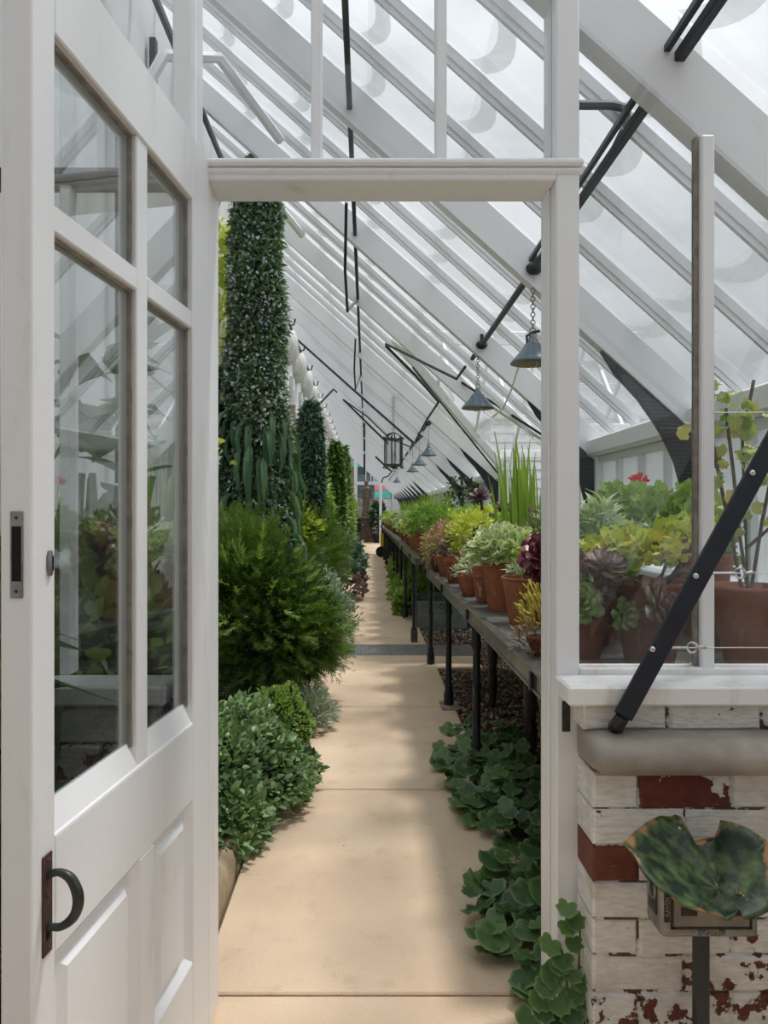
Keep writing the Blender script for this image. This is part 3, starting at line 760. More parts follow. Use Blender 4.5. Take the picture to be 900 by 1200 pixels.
# left-hand glazing behind the door
for x in (-1.12, -.82): pbox('mullion', x, x + .03, 2.0, 2.06, .965, zr(x) - .3)
pbox('dark_transom', XB, -.518, 1.99, 2.05, 2.27, 2.315, M['iron'])  # near-black bar across the left panes, level with the lintel
pbox('sill', XB, -.50, 1.862, 2.0, .917, .967, M['white_old'], .006)
for a, b in ((XB, -1.12), (-1.09, -.82), (-.79, -.518)): pane_poly(a, b, .967, zr(a) - .3, zr(b) - .3, 2.03)
pbox('parapet_core', XB, -.52, 1.90, 2.12, 0, .917, M['mortar'], 0)
pbox('parapet_core', .566, XF, 1.8555, 2.12, 0, .80, M['mortar'], 0)
pbox('parapet_core', .575, XF, 1.897, 2.12, .80, .917, M['mortar'], 0)
# strike plate
pl = pbox('strike_plate', .519, .541, 1.996, 2.001, .815, .897, M['bronze'], .002)
# bricks
brickm = {}
def brick(x0, x1, y0, y1, z0, z1, kind):
    key = (round(x1 - x0, 3), round(y1 - y0, 3), round(z1 - z0, 3), kind)
    if key not in brickm:
        a, b, c = (x1 - x0) / 2, (y1 - y0) / 2, (z1 - z0) / 2; ch = .006
        mb = MB().box(-a, a, -b + ch, b, -c, c)
        mb.v = []; mb.f = []; mb.mi = []
        vs = [(-a+ch,-b,-c+ch),(a-ch,-b,-c+ch),(a-ch,-b,c-ch),(-a+ch,-b,c-ch),(-a,-b+ch,-c),(a,-b+ch,-c),(a,-b+ch,c),(-a,-b+ch,c),(-a,b,-c),(a,b,-c),(a,b,c),(-a,b,c)]
        mb.add(vs, [(0,1,2,3),(0,4,5,1),(1,5,6,2),(2,6,7,3),(3,7,4,0),(4,8,9,5),(5,9,10,6),(6,10,11,7),(7,11,8,4),(8,11,10,9)])
        brickm[key] = mb.mesh('brick', M[kind])
    o = inst('brick', brickm[key], wm, ((x0+x1)/2, (y0+y1)/2 - 2.05 + random.uniform(-.003, .002), (z0+z1)/2))
    o.rotation_euler = (random.uniform(-.012, .012), random.uniform(-.008, .008), random.uniform(-.008, .008))
    return o
g_ = .0045
rows = [  # (list of brick kinds, starts with header?)
    (['brick_white', 'brick_flake', 'brick_white', 'brick_white', 'brick_peel', 'brick_white'], True),
    (['brick_white'] * 6, False),
    (['brick_red', 'brick_white', 'brick_white', 'brick_white', 'brick_peel', 'brick_white'], True),
    (['brick_white'] * 6, False),
    (['brick_white', 'brick_white', 'brick_peel', 'brick_white', 'brick_white', 'brick_white'], True),
    (['brick_white', 'brick_peel', 'brick_peel', 'brick_peel', 'brick_white', 'brick_peel'], False),
    (['brick_peel', 'brick_peel', 'brick_peel', 'brick_peel', 'brick_peel', 'brick_peel'], True),
    (['brick_peel'] * 6, False)]
zt = .757
for kinds, hd in rows:
    x = .557
    for i, kd in enumerate(kinds):
        w = .115 if (hd and i == 0) else .228
        if x + .05 > XF: break
        brick(x, x + w - g_, 1.85, 1.985, zt - .0905 + g_, zt, kd); x += w
    zt -= .0905
for x0, x1, kd in ((.545, .752, 'brick_white'), (.762, .99, 'brick_white'), (1.0, 1.225, 'brick_peel'), (1.232, 1.46, 'brick_white'), (1.47, 1.69, 'brick_white')):
    brick(x0, x1, 1.89, 1.99, .852, .915, kd)
# side bricks of the parapet end (return face) sit in the same courses; low bricks behind the door
zt = .905
for k in range(9):
    x = XB + (.0 if k % 2 else -.11)
    while x < -.53:
        brick(max(x, XB), min(x + .22, -.525), 1.885, 1.985, zt - .0905 + g_, zt, 'brick_peel' if random.random() < .4 else 'brick_white'); x += .228
    zt -= .0905
# rounded coping
cp = MB()
prof = [(1.845, .763), (1.80, .768), (1.785, .79), (1.79, .815), (1.815, .842), (1.85, .852), (1.99, .852), (1.99, .763)]
N0 = len(prof); secs = [(.548, .55), (.553, .8), (.565, .95), (.585, 1.0), (XF, 1.0)]
for x, k in secs:
    for (yy, zz) in prof: cp.v.append((x, 1.92 - 2.05 + (yy - 1.92) * k, .807 + (zz - .807) * k))
for i in range(len(secs) - 1):
    for j in range(N0): cp.f.append([i*N0+j, (i+1)*N0+j, (i+1)*N0+(j+1) % N0, i*N0+(j+1) % N0]); cp.mi.append(0)
cp.f.append(list(range(N0))); cp.mi.append(0)
cp.build('coping', M['coping'], wm, smooth=60)

# ------------------------------------------------------------------ the open door (u from hinge to free edge, visible face at local y = 0)
ang = math.atan2(-.9936, -.1128)
door = empty('door_1', (-.42, 2.0, 0), 'open white panelled door with four glass panes', 'door', kind='structure', rz=ang)
DW, DT = .85, .052
def dbox(name, u0, u1, z0, z1, y0=-DT, y1=0, m=M['white'], bevel=.003):
    return box(name, u0, u1, y0, y1, z0, z1, m, door, bevel)
dbox('stile', 0, .126, .02, 2.343); dbox('stile', .781, DW, .02, 2.343)
dbox('rail', .126, .781, 2.18, 2.343)
dbox('rail', .126, .781, .02, .277)
dbox('rail', .126, .781, .68, .872)
for y0, y1, s in ((-.024, 0, 0), (-DT, -.028, 1)):
    pass
MB().prism([(-DT, .872), (0, .872), (-.004, .876), (-.022, .922), (-.030, .922), (-DT + .004, .876)], 'x', .126, .781).build('glazing_sill', M['white'], door)
dbox('mullion', .397, .452, .872, 2.18, -.046, -.004)
dbox('glazing_bar', .126, .397, 1.858, 1.903, -.048, -.003); dbox('glazing_bar', .452, .781, 1.858, 1.903, -.048, -.003)
dbox('mullion', .368, .448, .277, .68)
for u0, u1 in ((.126, .397), (.452, .781)):
    for z0, z1 in ((.915, 1.858), (1.903, 2.18)):
        dbox('pane', u0 + .001, u1 - .001, z0, z1, -.027, -.024, M['glass_door'], 0)
        # putty bead frame around the glass
        mb = MB(); t = .007
        mb.box(u0, u0 + t, -.024, -.014, z0, z1).box(u1 - t, u1, -.024, -.014, z0, z1).box(u0, u1, -.024, -.014, z1 - t, z1)
        mb.build('bead', M['bead'], door)
for u0, u1 in ((.126, .368), (.448, .781)):
    dbox('panel', u0, u1, .277, .68, -.036, -.018, M['white'], 0)
    mb = MB(); z0, z1 = .277, .68; a = .035; b = .05
    vs = [(u0+a,-.018,z0+a),(u1-a,-.018,z0+a),(u1-a,-.018,z1-a),(u0+a,-.018,z1-a),(u0+b,-.006,z0+b),(u1-b,-.006,z0+b),(u1-b,-.006,z1-b),(u0+b,-.006,z1-b)]
    mb.add(vs, [(4,5,6,7),(0,1,5,4),(1,2,6,5),(2,3,7,6),(3,0,4,7)]).build('panel_field', M['white'], door)
    # ovolo moulding round the panel
    mb = MB()
    mb.prism([(-.018, z0), (-.001, z0), (-.018, z0 + .016)], 'x', u0, u1); mb.prism([(-.018, z1), (-.001, z1), (-.018, z1 - .016)], 'x', u0, u1)
    mb.prism([(u0, -.018), (u0, -.001), (u0 + .016, -.018)], 'z', z0, z1); mb.prism([(u1, -.018), (u1, -.001), (u1 - .016, -.018)], 'z', z0, z1)
    mb.build('moulding', M['white'], door)
# handle: rusty plate with D pull
hp = MB().box(-.014, .014, 0, .003, -.080, .080).build('handle', M['rust'], door, loc=(.808, 0, .775), bevel=.001)
hp['label'] = 'rusty plate with dark pull grip'
pts = [(0, .0, .045), (0, .020, .052), (0, .040, .044), (0, .052, .022), (0, .053, .0), (0, .044, -.020), (0, .026, -.034), (0, .010, -.036), (0, .0, -.038)]
gp, gr = [], []
rr_ = [.007, .006, .008, .009, .009, .008, .0065, .006, .007]
for q in range(len(pts) - 1):
    p0, p1, p2, p3 = (Vector(pts[max(0, min(len(pts) - 1, q + d_))]) for d_ in (-1, 0, 1, 2))
    for u in (0, .25, .5, .75):
        gp.append(.5 * (2 * p1 + (p2 - p0) * u + (2 * p0 - 5 * p1 + 4 * p2 - p3) * u * u + (3 * p1 - p0 - 3 * p2 + p3) * u ** 3)); gr.append(rr_[q] * (1 - u) + rr_[q + 1] * u)
gp.append(Vector(pts[-1])); gr.append(rr_[-1])
MB().tube(gp, gr, 10, ref=(1, 0, 0)).build('grip', M['bronze'], hp, smooth=True)
MB().box(-.004, .004, .003, .0042, -.056, -.044).box(-.002, .002, .003, .0042, -.048, -.030).build('keyhole', M['dark'], hp)
for dz in (-.070, .012, .070): MB().ball((.0, .003, dz), .004, .002, .004, 8, 5).build('screw', M['rust'], hp, smooth=True)
# keyhole escutcheon
es = MB().tube([(0, .002, -.020), (0, .002, -.010), (0, .002, .010), (0, .002, .020)], [.005, .0085, .0085, .005], 12, flat=.6).build('escutcheon', M['galv'], door, smooth=True, loc=(.800, 0, 1.318))
MB().box(-.002, .002, .006, .0075, -.011, .011).build('keyhole', M['dark'], es)
# mortise lock face on the free edge
lf = MB().box(0, .0025, -.0105, .0105, -.067, .067).build('lock_plate', M['galv'], door, loc=(DW, -.024, 1.334), bevel=.001)
MB().box(.001, .0032, -.007, .008, -.041, .044).build('lock_slot', M['dark'], lf)
MB().ball((.0025, 0, -.056), .0012, .003, .003, 8, 4).ball((.0025, 0, .057), .0012, .003, .003, 8, 4).build('screw', M['iron'], lf)

# ------------------------------------------------------------------ far end wall and the view beyond
we = empty('wall_far', (0, YE, 0), 'distant white framed glazed end wall behind the statue', 'wall', kind='structure')
def ebox(name, x0, x1, z0, z1, m=M['white'], y0=-.05, y1=.05):
    o = box(name, x0, x1, y0, y1, z0, z1, m, we, 0); return o
for x, w in ((-1.35, .1), (-.62, .16), (.60, .12), (1.2, .1), (1.75, .1)): ebox('post', x, x + w, 0, min(zr(x) - .05, 4.6))
ebox('transom', -.46, .60, 2.70, 2.86)
for x in (-.08, .17, .30): ebox('mullion', x, x + .05, 2.86, zr(x) - .1)
ebox('low_wall', -1.35, -.62, 0, .7, M['ashlar']); ebox('low_wall', .72, XF, 0, .9, M['ashlar'])
ebox('pane', -1.25, -.62, .7, 4.4, M['glass'], -.004, .004); ebox('pane', -.46, .60, 2.86, 3.2, M['glass'], -.004, .004)
ebox('pane', .72, 1.75, .9, 2.0, M['glass_wash'], -.004, .004)
bgw = MB().box(-5, 6, 0, .3, -.2, 1.2).build('building', M['ashlar'], None, loc=(0, 39.2, 0))
tag(bgw, 'stone and brick building with turquoise and pink boards seen past the far end', 'building')
for i in range(7):
    for k in range(4): box('stone_block', -1.6 + i * .5 + (k % 2) * .2, -1.12 + i * .5 + (k % 2) * .2, -.06, .02, .35 + k * .46, .79 + k * .46, M['ashlar'], bgw, .01)
box('brick_panel', -1.8, -.55, -.05, .05, 2.75, 3.9, M['brownbrick'], bgw); box('brick_panel', -.5, .7, -.05, .05, 2.2, 3.9, M['grey_board'], bgw)
cols = ['turq', 'pink', 'turq', 'pink', 'turq', 'pink', 'turq']
for i, cname in enumerate(cols):
    box('board', .38, 1.25, -.12, -.03, 1.25 + i * .42, 1.65 + i * .42, M[cname], bgw)
    box('board', -1.45, .1, -.12, -.03, 3.75 + i * .36, 4.09 + i * .36, M[cname], bgw)
box('upper_wall', -5, 6, 0, .3, 1.2, 6.0, M['brownbrick'], bgw)
lawn = MB().add([(-80, -60, -.35), (80, -60, -.35), (80, 120, -.35), (-80, 120, -.35)], [(0, 1, 2, 3)]).build('ground', M['lawn'])
tag(lawn, 'grey paved ground outside around the glasshouse', 'ground', kind='structure')
wb = MB().box(XB - .25, XF + .25, -2.0, -1.8, -.3, 4.6).build('wall_light_block', m_plain('light_block_grey', srgb(128, 130, 134), srgb(110, 112, 116), 3, 0.9))  # unseen wall added behind the camera to hold back light on the foreground
tag(wb, 'plain grey unseen wall added behind the viewer to cut the light', 'wall', kind='structure')
# white clapboard house past the porch
hs = MB().box(0, 4.0, 0, 2.0, -.35, 2.95).build('clapboard_house', M['clap'], None, loc=(XF + .3, 12.4, 0))
tag(hs, 'white clapboard house wall seen through the porch opening', 'house')
clm = MB().prism([(-.035, 0), (0, 0), (0, .15), (-.008, .15)], 'x', 0, 4.0).mesh('clapboard', M['clap'])
for k in range(22): inst('clapboard', clm, hs, (0, 0, -.3 + k * .15))
for k in range(3): box('rail', 0, 4.0, -.08, -.03, 3.02 + k * .22, 3.07 + k * .22, M['white'], hs)
for k in range(6): box('baluster', .3 + k * .7, .34 + k * .7, -.07, -.03, 2.95, 3.55, M['white'], hs)
box('roof', -.1, 4.1, -.1, 2.1, 2.93, 2.99, M['clap'], hs)
porch = empty('porch_frame', (XF, 8.3, 0), 'white timber porch with open rails off the front wall', 'porch', kind='structure')
for dy in (-1.45, 1.45):
    box('post', .0, .10, dy - .05, dy + .05, 0, 1.95, M['white'], porch)
    box('post', 1.1, 1.2, dy - .05, dy + .05, 0, 2.2, M['white'], porch)
    box('rail', .0, 1.2, dy - .04, dy + .04, 2.1, 2.2, M['white'], porch)
for k in range(4): box('rail', 1.13, 1.19, -1.4, 1.4, .5 + k * .42, .55 + k * .42, M['white'], porch)
for k in range(3): MB().tube([(.1 + k * .4, 1.3, 2.0), (.13 + k * .4, 1.05, 2.55)], .018, 6).build('baluster', M['white'], porch)
box('black_box', -.03, .04, -1.40, -1.28, 1.62, 1.85, M['iron'], porch)

# ------------------------------------------------------------------ black opening rods along the roof
def rod_thing(name, x, z, y0, y1, w, h, label):
    r = empty(name, (x, y0, z), label, 'rod')
    MB().box(-w/2, w/2, 0, y1 - y0, -h/2, h/2).build('shaft', M['iron_blue'], r, bevel=.004)
    return r
r1 = rod_thing('opening_shaft', .862, 2.655, .6, 6.15, .030, .030, 'long black ridge-winding shaft that carries the pendant lamp')
MB().box(-.044, -.027, 0, 3.2, .012, .03).build('second_rod', M['iron'], r1)
for yy in (3.87, 5.64):
    mb = MB().ball((0, 0, 0), .045, .03, .034, 10, 6); mb.box(-.012, .012, -.012, .012, -.01, .08)
    mb.build('collar', M['iron'], r1, smooth=True, loc=(0, yy - .6, 0))
pts = [(-.22, 1.95, .10), (-.05, 1.95, .10), (.0, 1.96, .095), (.02, 1.99, .06), (.01, 2.15, .01)]
MB().tube([(p[0], p[1] - .05, p[2]) for p in pts], .016, 8).build('crank', M['iron'], r1, smooth=True)
r2 = rod_thing('opening_shaft', -.090, 3.50, .6, 30, .028, .034, 'black winding shaft running down the middle of the roof')
for yy, ll in ((5.4, .55), (9.4, .5)):
    MB().tube([(-.05, yy - .9, 0), (-.07, yy - .5, -ll * .6), (-.06, yy - .2, -ll), (-.03, yy + .5, -ll * .55), (0, yy + 1.4, -.02)], .011, 6).build('pull_cord', M['iron'], r2, smooth=True)
r3 = rod_thing('opening_shaft', -1.22, 4.36, .6, 30, .03, .05, 'black shaft high along the top of the white back wall')
r4 = rod_thing('opening_shaft', .862, 2.655, 10.25, 30, .030, .030, 'black winding shaft beyond the porch that carries the far pendant lamps')
for yy in (10.6, 12.1, 13.9): MB().ball((0, 0, 0), .05, .04, .04, 8, 6).build('collar', M['iron'], r4, smooth=True, loc=(0, yy - 10.25, 0))
def stay(pts, label, r=.013):
    o = MB().tube(pts, r, 6).build('stay_rod', M['iron'], None, smooth=True); tag(o, label, 'rod'); return o
stay([at(452, 403, 7.5), at(535, 444, 6.5), at(545, 430, 6.2)], 'bent black rod under the white porch beam')
stay([at(452, 405, 7.5), at(487, 440, 7.8), at(514, 471, 8.1), at(500, 492, 9.6), at(487, 516, 11.6)], 'bent black rod along the valley beam of the porch', .015)
stay([at(337, 388, 12.5), at(420, 462, 12.5), at(486, 520, 12.5)], 'long black rod sloping along a rafter above the lantern', .02)
stay([at(349, 500, 14.0), at(391, 456, 14.6), at(395, 460, 14.6)], 'short black stay rising from the back wall to a rafter', .02)
stay([at(402, 468, 15.0), at(455, 520, 15.0)], 'black rod running down the roof to the lantern', .022)
stay([at(402, 468, 14.9), at(430, 488, 14.9), at(457, 514, 14.5), at(482, 524, 13.8), at(498, 508, 12.2)], 'bowed black rod beside the lantern', .016)
stay([at(440, 535, 20), at(458, 552, 20)], 'small black stay far down the roof left of the lantern', .03)
stay([at(447, 566, 20), at(449, 560, 20), at(455, 558, 20), at(460, 551, 20)], 'thin grey hooked pipe far down the path', .02)

# ------------------------------------------------------------------ pendant lamps
shade_m = MB()
shade_m.lathe([(.035, .088), (.04, .085), (.052, .060), (.095, .012), (.104, .0), (.1045, -.004)], 24, cap=False)
shade_mesh = shade_m.mesh('shade', M['lamp_blue'], 40)
lin = MB().lathe([(.034, .085), (.050, .057), (.092, .010), (.1035, -.004)], 24, cap=False).mesh('shade_lining', M['lamp_in'], True)
cap_m = MB().lathe([(.012, .15), (.02, .145), (.022, .125), (.03, .12), (.034, .09)], 14).mesh('lamp_cap', M['galv'], 40)
bulb_m = MB().ball((0, 0, .015), .03, .03, .042, 12, 8).mesh('bulb', m_glass('bulb_glass', (.92, .92, .9), 2.0), True)
def chain(mb, x, y, z0, z1, s=.012):
    k = 0; z = z0
    while z > z1:
        mb.torus((x, y, z), s, .0028, 'x' if k % 2 else 'y', 8, 4); z -= s * 1.7; k += 1
lampspec = [(3.90, 2.175, 'hanging on a chain nearest to the doorway'), (5.70, 2.19, 'with its white flex, second from the doorway'), (10.5, 2.19, 'third along, first beyond the porch'),
            (12.3, 2.17, 'fourth along, second beyond the porch'), (14.2, 2.16, 'fifth along, third beyond the porch'), (21.6, 2.25, 'last and smallest, below the lantern')]
for i, (yy, zz, lab) in enumerate(lampspec):
    l = empty('pendant_lamp', (.862 + (.0 if i == 0 else -.02 if i == 1 else 0), yy, zz), 'blue-grey enamel pendant lamp, ' + lab, 'lamp', 'enamel pendant lamps under the roof')
    inst('shade', shade_mesh, l, scale=(1.12 if i != 1 else 1.2)); inst('shade_lining', lin, l, scale=(1.12 if i != 1 else 1.2))
    inst('lamp_cap', cap_m, l); inst('bulb', bulb_m, l)
    mb = MB()
    if i < 2: chain(mb, 0, 0, 2.63 - zz, .175)
    else: mb.tube([(0, 0, .15), (0, 0, 2.64 - zz)], .004, 5)
    mb.torus((0, 0, .165), .016, .004, 'y', 10, 5)
    mb.build('chain', M['galv'], l)
    if i == 0: MB().tube([(-.03, 0, .10), (-.032, 0, .14), (.0, 0, .158), (.035, 0, .165)], .008, 6).build('bracket_arm', M['bronze'], l, smooth=True)
fx = MB().tube([at(607, 432, 4.0), at(600, 455, 4.3), at(590, 478, 4.8), at(577, 489, 5.3), at(567, 482, 5.6), at(561, 470, 5.8), at(558, 460, 5.9)], .006, 6).build('lamp_flex', M['white'], None, smooth=True)
tag(fx, 'white electric flex looping between the two nearest pendant lamps', 'cable')

# hexagonal lantern
ln = empty('lantern', at(461, 530, 11.5), 'old hexagonal glass lantern hanging over the path', 'lantern')
hx = [(math.cos(i * math.pi / 3 + .3) * .14, math.sin(i * math.pi / 3 + .3) * .14) for i in range(6)]
mb = MB()
for a in hx: mb.box(a[0]-.010, a[0]+.010, a[1]-.010, a[1]+.010, -.2, .2)
mb.prism([(x*1.12, y_*1.12) for x, y_ in hx], 'z', -.215, -.185); mb.prism([(x*1.12, y_*1.12) for x, y_ in hx], 'z', .185, .205)
mb.build('frame', M['bronze'], ln)
for i in range(6):
    a, b = hx[i], hx[(i+1) % 6]
    mb = MB().bar((a[0]*.97, a[1]*.97, 0), (b[0]*.97, b[1]*.97, 0), .004, .37); mb.build('pane', M['glass'], ln)
mb = MB()
for a in hx:
    mb.tube([(a[0], a[1], .2), (a[0]*.8, a[1]*.8, .26), (a[0]*.3, a[1]*.3, .29), (0, 0, .30)], .010, 5)
    mb.ball((a[0]*1.1, a[1]*1.1, .215), .018, .018, .022, 6, 4); mb.ball((a[0]*1.1, a[1]*1.1, -.235), .015, .015, .02, 6, 4)
mb.build('crown', M['bronze'], ln, smooth=True)
MB().lathe([(.10, -.2), (.06, -.23), (.02, -.245), (.004, -.27)], 12).build('finial', M['bronze'], ln, smooth=True)
MB().tube([(0, 0, -.19), (0, 0, .0)], .014, 8).build('candle', M['cream'], ln)
mb = MB(); chain(mb, 0, 0, .9, .31, .02); mb.build('chain', M['iron'], ln)
hk = MB()
for a, b in ((0, .3), (.34, .6), (.66, 1.1)): hk.tube([(0, 0, -a), (0, 0, -b)], .022, 6)
hk = hk.build('hanging_chain', M['iron'], None, loc=at(427, 496, 16)); tag(hk, 'black hanging chain seen left of the lantern', 'chain')

# ------------------------------------------------------------------ benches
def leg_mesh(h):
    p = [(.036,0),(.036,.085),(.032,.10),(.026,.125),(.030,.135),(.030,.15),(.022,.16),(.021,.55*h),(.025,.56*h),(.025,.58*h),(.021,.59*h),(.021,.80*h),(.027,.81*h),(.027,.84*h),(.022,.86*h),(.024,.93*h),(.032,.95*h),(.032,h)]
    return MB().lathe(p, 12).mesh('leg', M['iron'], 40)
def bench(label, x0, x1, y0, y1, ztop, legs, backlegs):
    b = empty('potting_bench', (x0, y0, 0), label, 'bench')
    k = 0; n = max(1, round((y1 - y0) / 1.2)); w = (y1 - y0) / n
    for i in range(n):
        box('slate_slab', .012, x1 - x0, i * w + .002, (i + 1) * w - .002, ztop - .04, ztop - .018, M['slate'], b, .002)
    mb = MB().box(-.012, .012, 0, y1 - y0, ztop - .062, ztop); mb.box(-.02, .02, 0, y1 - y0, ztop - .006, ztop + .006); mb.box(-.018, .02, 0, y1 - y0, ztop - .07, ztop - .058)
    mb.build('front_rim', M['iron_rim'], b, bevel=.003)
    MB().box(0, x1 - x0, -.012, .012, ztop - .06, ztop + .004).build('end_rim', M['iron_rim'], b, bevel=.003)
    MB().box(0, x1 - x0, y1 - y0 - .012, y1 - y0 + .012, ztop - .06, ztop + .004).build('end_rim', M['iron_rim'], b, bevel=.003)
    MB().box(.02, .05, 0, y1 - y0, ztop - .10, ztop - .04).build('bearer', M['iron'], b)
    lm = leg_mesh(ztop - .06)
    for yy in legs:
        inst('leg', lm, b, (.035, yy - y0, 0)); mc = MB().box(-.024, -.012, -.014, .014, -.05, .012)
        mc.build('rim_clip', M['iron'], b, loc=(0, yy - y0, ztop - .02), bevel=.003)
        if backlegs: inst('leg', lm, b, (x1 - x0 - .15, yy - y0, -.03))
    return b
nb_ = bench('near slate-topped bench with black iron legs beside the path', .555, 1.70, 2.32, 7.0, .885, [2.46, 4.04, 5.42, 6.92], True)
pdm = box('paving_pad', .53, .66, 5.30, 5.52, 0, .014, M['stone']); tag(pdm, 'small square stone pad under the second iron bench leg', 'paving pad')
pdm = box('paving_pad', .50, .66, 9.75, 10.1, 0, .02, M['stone']); tag(pdm, 'small stone pad under a leg of the far bench', 'paving pad')
fb_ = bench('far black slate bench beyond the near one, slightly higher', .475, 1.70, 7.16, 25.5, .96, [8.1, 9.9, 11.3, 12.7, 14.1, 15.5, 16.9, 18.3, 20, 22, 24, 25.3], False)
box('leg_block', .0, .07, .90, .98, 0, .13, M['wood_grey'], fb_)
# wooden table under the near bench
tb = empty('side_table', (.94, 4.3, -.03), 'dark wooden table with turned legs stored under the near bench', 'table')
box('tabletop', -.09, .75, -.2, 1.35, .60, .63, M['wood_grey'], tb); box('apron', -.05, -.02, -.1, 1.25, .47, .60, M['wood_dark'], tb); box('apron', -.05, .7, -.12, -.09, .47, .60, M['wood_dark'], tb)
tlm = MB().lathe([(.018,0),(.024,.03),(.02,.06),(.035,.12),(.038,.2),(.028,.26),(.036,.28),(.028,.3),(.038,.33),(.04,.47),(.04,.6)], 12).mesh('leg', M['wood_dark'], 40)
for x, yy in ((-.02, -.08), (-.02, 1.2), (.65, -.08), (.65, 1.2)): inst('leg', tlm, tb, (x, yy, 0))
box('label_plate', -.056, -.050, .28, .40, .51, .56, M['galv'], tb, 0)
# zinc trough
tr = MB()
x0, x1, y0, y1, h, t = 0, .62, 0, 1.0, .35, .015
tr.box(x0, x1, y0, y0+t, 0, h).box(x0, x1, y1-t, y1, 0, h).box(x0, x0+t, y0, y1, 0, h).box(x1-t, x1, y0, y1, 0, h).box(x0, x1, y0, y1, 0, .02)
tr = tr.build('trough', M['zinc'], None, loc=(.60, 9.1, -.03), bevel=.004); tag(tr, 'grey zinc trough standing under the far bench', 'trough')
MB().torus((.31, -.0, .28), .03, .006, 'y', 12, 5).build('handle', M['iron'], tr, smooth=True)

# ------------------------------------------------------------------ potted plants on the near bench
ZB = .885 - .018
def plant(name, x, y, label, cat='potted plant', z=ZB, group=None): return empty(name, (x, y, z), label, cat, group)
G1 = 'terracotta pots on the near bench'
# 1 stonecrop at the corner by the door post
p = plant('potted_stonecrop', .655, 2.80, 'yellow-green stonecrop spilling at the bench edge by the door post', group=G1)
pot(p, 'plain', M['terra_dark'], .06, .07)
bush(p, 'finger', L['yellow'], 260, (0, 0, .13), (.085, .085, .13), .035, .3); bush(p, 'finger', L['pinkish'], 240, (-.01, 0, .06), (.10, .10, .09), .03, .4, -.9)
# 2 swag pot
p = plant('potted_aeonium', .765, 3.58, 'terracotta pot with raised swag, holding a dark red succulent and curled dry leaf', group=G1)
pot(p, 'tall', M['terra'], .125, .225)
mb = MB()
for s in (-1, 1):
    c = -math.pi * .62
    pts = [(math.cos(c + s*(.05+.3*k/6)) * .1205, math.sin(c + s*(.05+.3*k/6)) * .1205, .175 - .03*math.sin(math.pi*k/6)) for k in range(7)]
    mb.tube(pts, .005, 5)
mb.build('swag', M['terra'], p, smooth=True)
stems(p, [[(.02, 0, .2), (.05, -.02, .30), (.10, -.03, .37)]], .016, M['stem'])
rosette(p, (.055, -.10, .33), (-.35, -.8, .45), .125, 30, 'spoon_w', L['red'], 1.0, open_=1.1)
rosette(p, (.075, -.08, .24), (-.1, -.9, -.05), .115, 22, 'spoon_w', L['red'], .9)
leaf_obj(p, 'round', M['dry'] if False else L['autumn'], (-.03, -.05, .27), (.5, -.3, .3), (-.2, -.5, .8), .13, .2, name='dry_leaf')
bush(p, 'narrow', L['grey'], 110, (-.03, -.03, .245), (.06, .06, .05), .045, .2)
# 3 tall variegated
p = plant('potted_plectranthus', .745, 4.08, 'tall plain terracotta pot of cream-edged variegated leaves', group=G1)
pot(p, 'tall', M['terra'], .125, .25)
bush(p, 'oval', L['vari'], 560, (.0, 0, .305), (.19, .17, .13), .050, .5, -.4, .25, 1.15)
# 4 salt pot
p = plant('potted_succulent', .70, 4.42, 'collared terracotta pot streaked with white salts, small grey plant', group=G1)
pot(p, 'collar', M['terra_salt'], .085, .21); bush(p, 'oval', L['vari'], 90, (0, 0, .25), (.1, .1, .07), .045); 
# 5 small
p = plant('potted_sedum', .655, 4.78, 'small plain terracotta pot with trailing grey-green sedum', group=G1)
pot(p, 'plain', M['terra'], .078, .15); bush(p, 'leaf', L['grey'], 140, (0, 0, .16), (.10, .10, .07), .035, .3, -.6); 
# 6 round green bush
p = plant('potted_shrub', .74, 5.22, 'wide terracotta pot with a rounded lime-green shrub on a stem', group=G1)
pot(p, 'collar', M['terra'], .145, .235); stems(p, [[(0,0,.2),(.0,0,.38)]], .012, M['stem'])
bush(p, 'leaf', L['lime'], 900, (0, 0, .37), (.16, .16, .15), .036, .5, -.7)
# 7, 8, 9
p = plant('potted_succulent', .665, 5.68, 'small terracotta pot with a white label patch and purple-grey succulents', group=G1)
pot(p, 'plain', M['terra_salt'], .085, .17); bush(p, 'spoon', L['purple'], 120, (0, 0, .22), (.11, .11, .10), .055)
p = plant('potted_succulent', .655, 6.22, 'terracotta pot with pale pink and green bushy succulents near the bench end', group=G1)
pot(p, 'plain', M['terra'], .085, .17); bush(p, 'leaf', L['pinkish'], 420, (0, 0, .28), (.17, .17, .15), .045)
p = plant('potted_sedum', .635, 6.72, 'last small pot at the far end of the near bench, with a drooping pinkish sedum', group=G1)
pot(p, 'plain', M['terra_dark'], .07, .14); bush(p, 'narrow', L['pinkish'], 260, (-.03, 0, .18), (.12, .12, .12), .06, .3, -.8, 0); bush(p, 'narrow', L['mid'], 160, (-.03, 0, .20), (.12, .12, .12), .06, .3, -.5)
# iris
p = plant('potted_iris', .93, 4.55, 'clump of tall upright iris blades standing behind the door post', group=G1)
pot(p, 'plain', M['terra_dark'], .14, .22)
for k in range(46):
    a = random.uniform(0, 6.28); r = random.uniform(.01, .125); tl = random.uniform(.05, .2)
    leaf_obj(p, 'blade', L['iris'], (math.cos(a)*r*1.3, math.sin(a)*r*.8, .19), (math.cos(a)*tl*r*6, math.sin(a)*tl*.4, 1), (random.uniform(-1.2,1.2), -1, .0), random.uniform(.45, .84), random.choice((.2, .5, .8)), .8)
for k in range(3): leaf_obj(p, 'leaf', L['flower_white'], (.02 + .02*k, -.12, .50 + .02*k), (.5, -.4, -.2), (0, -1, .3), .05, .5, name='flower')
